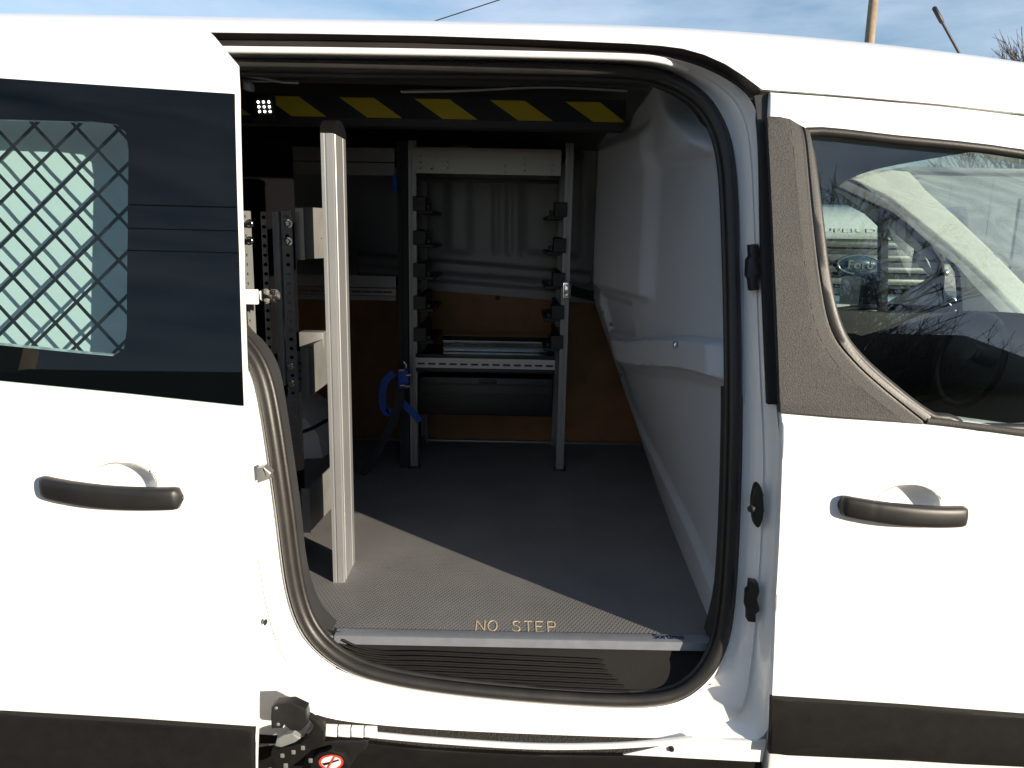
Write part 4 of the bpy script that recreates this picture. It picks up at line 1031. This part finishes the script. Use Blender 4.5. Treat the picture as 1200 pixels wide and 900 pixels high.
def bare_tree(base, H, seed, M, spread=.62, levels=6, r0=None, lean=(0, 0)):
    rnd = random.Random(seed); bmt = bmesh.new(); bmc = bmesh.new()
    def limb(p, d, ln, r, lv):
        n = 4; P = [p]; q = p.copy(); dd = d.copy()
        for i in range(n):
            dd = (dd+Vector((rnd.uniform(-.16, .16), rnd.uniform(-.16, .16), rnd.uniform(-.05, .12)))).normalized(); q = q+dd*ln/n; P.append(q.copy())
        sweep(bmt if lv == 0 else bmc, P, circ(r, 6 if lv < 2 else (4 if lv < 4 else 3)), scales=[1-.13*i for i in range(n+1)])
        if lv >= levels: return
        kids = 4 if lv < 2 else 3
        for c in range(kids):
            f = rnd.uniform(.45, 1); pp = P[min(n, int(f*n+.5))]
            az = rnd.uniform(0, 2*math.pi); sp_ = rnd.uniform(.35, 1)*spread*1.25
            side = Vector((math.cos(az), math.sin(az), rnd.uniform(-.1, .25))); nd = (dd*(1-.35*sp_)+side*sp_).normalized()
            limb(pp, nd, ln*rnd.uniform(.62, .82), r*.56, lv+1)
        limb(q, dd, ln*.72, r*.6, lv+1)
    limb(Vector(base), Vector((lean[0], lean[1], 1)).normalized(), H*.28, r0 or H*.018, 0)
    return bmt, bmc
def tree(base, H, seed, label, group=None, **k):
    t = thing('bare_tree', base, label, 'tree', group); a, b = bare_tree(base, H, seed, BARK, **k)
    fin(a, 'trunk', BARK, t, 60); fin(b, 'crown', BARK, t, 60); return t
tree((3.1, -10.0, 0), 9.4, 5, 'bare leafless tree mirrored in the front door window', levels=6, spread=.75)
for i, (px, py, D, H) in enumerate(((1160, 47, 42, 13.0), (1190, 60, 50, 13.5), (1212, 52, 46, 13.2))):
    b = UY(px, 330, D); ztop_ = UY(px, py, D).z
    tree((b.x, D, 0), ztop_*1.30, 20+i, ('bare tree over the van roof, nearest to the wooden pole', 'bare tree over the van roof, between two other bare trees', 'bare tree over the van roof, farthest from the wooden pole')[i], 'bare trees on the horizon', levels=5)
SIDING = mat('tan_siding', (.42, .36, .28), .8, var=.15, vscale=3); SHING = mat('brown_shingles', (.045, .037, .03), .9, var=.3, vscale=20); BRICK = mat('red_brick', (.32, .10, .06), .85, var=.3, vscale=30)
HGL = mat('house_window_glass', (.03, .04, .05), .08, var=.2)
def house(x0, x1, y0, y1, eave, ridge, M, label):
    h = thing('house', ((x0+x1)/2, (y0+y1)/2, 0), label, 'house')
    boxobj('wall', (x0, y0, 0), (x1, y1, eave), M, h, 0)
    ym = (y0+y1)/2; ov = .45
    bm = bmesh.new(); r = []
    for x in (x0-ov, x1+ov): r.append([bm.verts.new(p) for p in ((x, y0-ov, eave-.15), (x, ym, ridge), (x, y1+ov, eave-.15), (x, y1+ov, eave-.35), (x, ym, ridge-.25), (x, y0-ov, eave-.35))])
    for k in range(6): bm.faces.new([r[0][k], r[0][(k+1) % 6], r[1][(k+1) % 6], r[1][k]])
    bm.faces.new(r[0]); bm.faces.new(r[1]); rf = fin(bm, 'roof', SHING, h, 20)
    for x in (x0, x1-.1):
        bm = bmesh.new(); vs = [bm.verts.new(p) for p in ((x, y0, eave), (x, y1, eave), (x, ym, ridge-.3), (x+.1, y0, eave), (x+.1, y1, eave), (x+.1, ym, ridge-.3))]
        for f in ((0, 1, 2), (3, 5, 4), (0, 3, 4, 1), (1, 4, 5, 2), (2, 5, 3, 0)): bm.faces.new([vs[i] for i in f])
        fin(bm, 'gable', M, h, 0)
    n = max(2, int((x1-x0)/2.6))
    for i in range(n):
        cx = lerp(x0, x1, (i+.5)/n); wf = boxobj('window', (cx-.55, y1-.03, 1.0), (cx+.55, y1+.05, 2.2), WHITE, h, .01)
        for s in (-1, 1): boxobj('pane', (cx+s*.27-.22, y1+.052, 1.08), (cx+s*.27+.22, y1+.06, 2.12), HGL, wf, 0)
    boxobj('chimney', (x0+.8, ym-.3, ridge-.6), (x0+1.4, ym+.3, ridge+.7), SIDING, rf, .01)
    return h
house(1.6, 9.3, -17.5, -11.4, 3.9, 6.2, SIDING, 'tan house with brown shingle roof behind the bare leafless tree')
house(-12.5, -3.2, -19.5, -12.5, 2.9, 5.0, mat('grey_brown_siding', (.10, .085, .07), .85, var=.2), 'grey brown house with low brown roof across the lot from the sliding door')

# pale metal shed in the distance
SHEDM = mat('pale_metal_sheet', (.22, .24, .26), .6, var=.1, vscale=1.5)
sx0, sx1, stp = UY(1062, 250, 34).x, UY(1500, 250, 34).x, UY(1130, 203, 34).z
shd = thing('metal_shed', ((sx0+sx1)/2, 37, 0), 'long pale grey metal shed far beyond the parked truck', 'shed')
n = 18
for k in range(n):
    a, b = lerp(sx0, sx1, k/n), lerp(sx0, sx1, (k+1)/n); boxobj('wall_panel', (a+.001, 34+(.012 if k % 2 else 0), 0), (b-.001, 34.1, stp), SHEDM, shd, 0)
boxobj('wall', (sx0, 34.11, 0), (sx1, 40, stp-.05), SHEDM, shd, 0)
boxobj('roof', (sx0-.3, 33.7, stp+.002), (sx1+.3, 40.3, stp+.22), ALUD, shd, .02)
boxobj('roller_door', (lerp(sx0, sx1, .3), 33.93, 0), (lerp(sx0, sx1, .42), 33.995, 3.2), SHEDM, shd, .01)
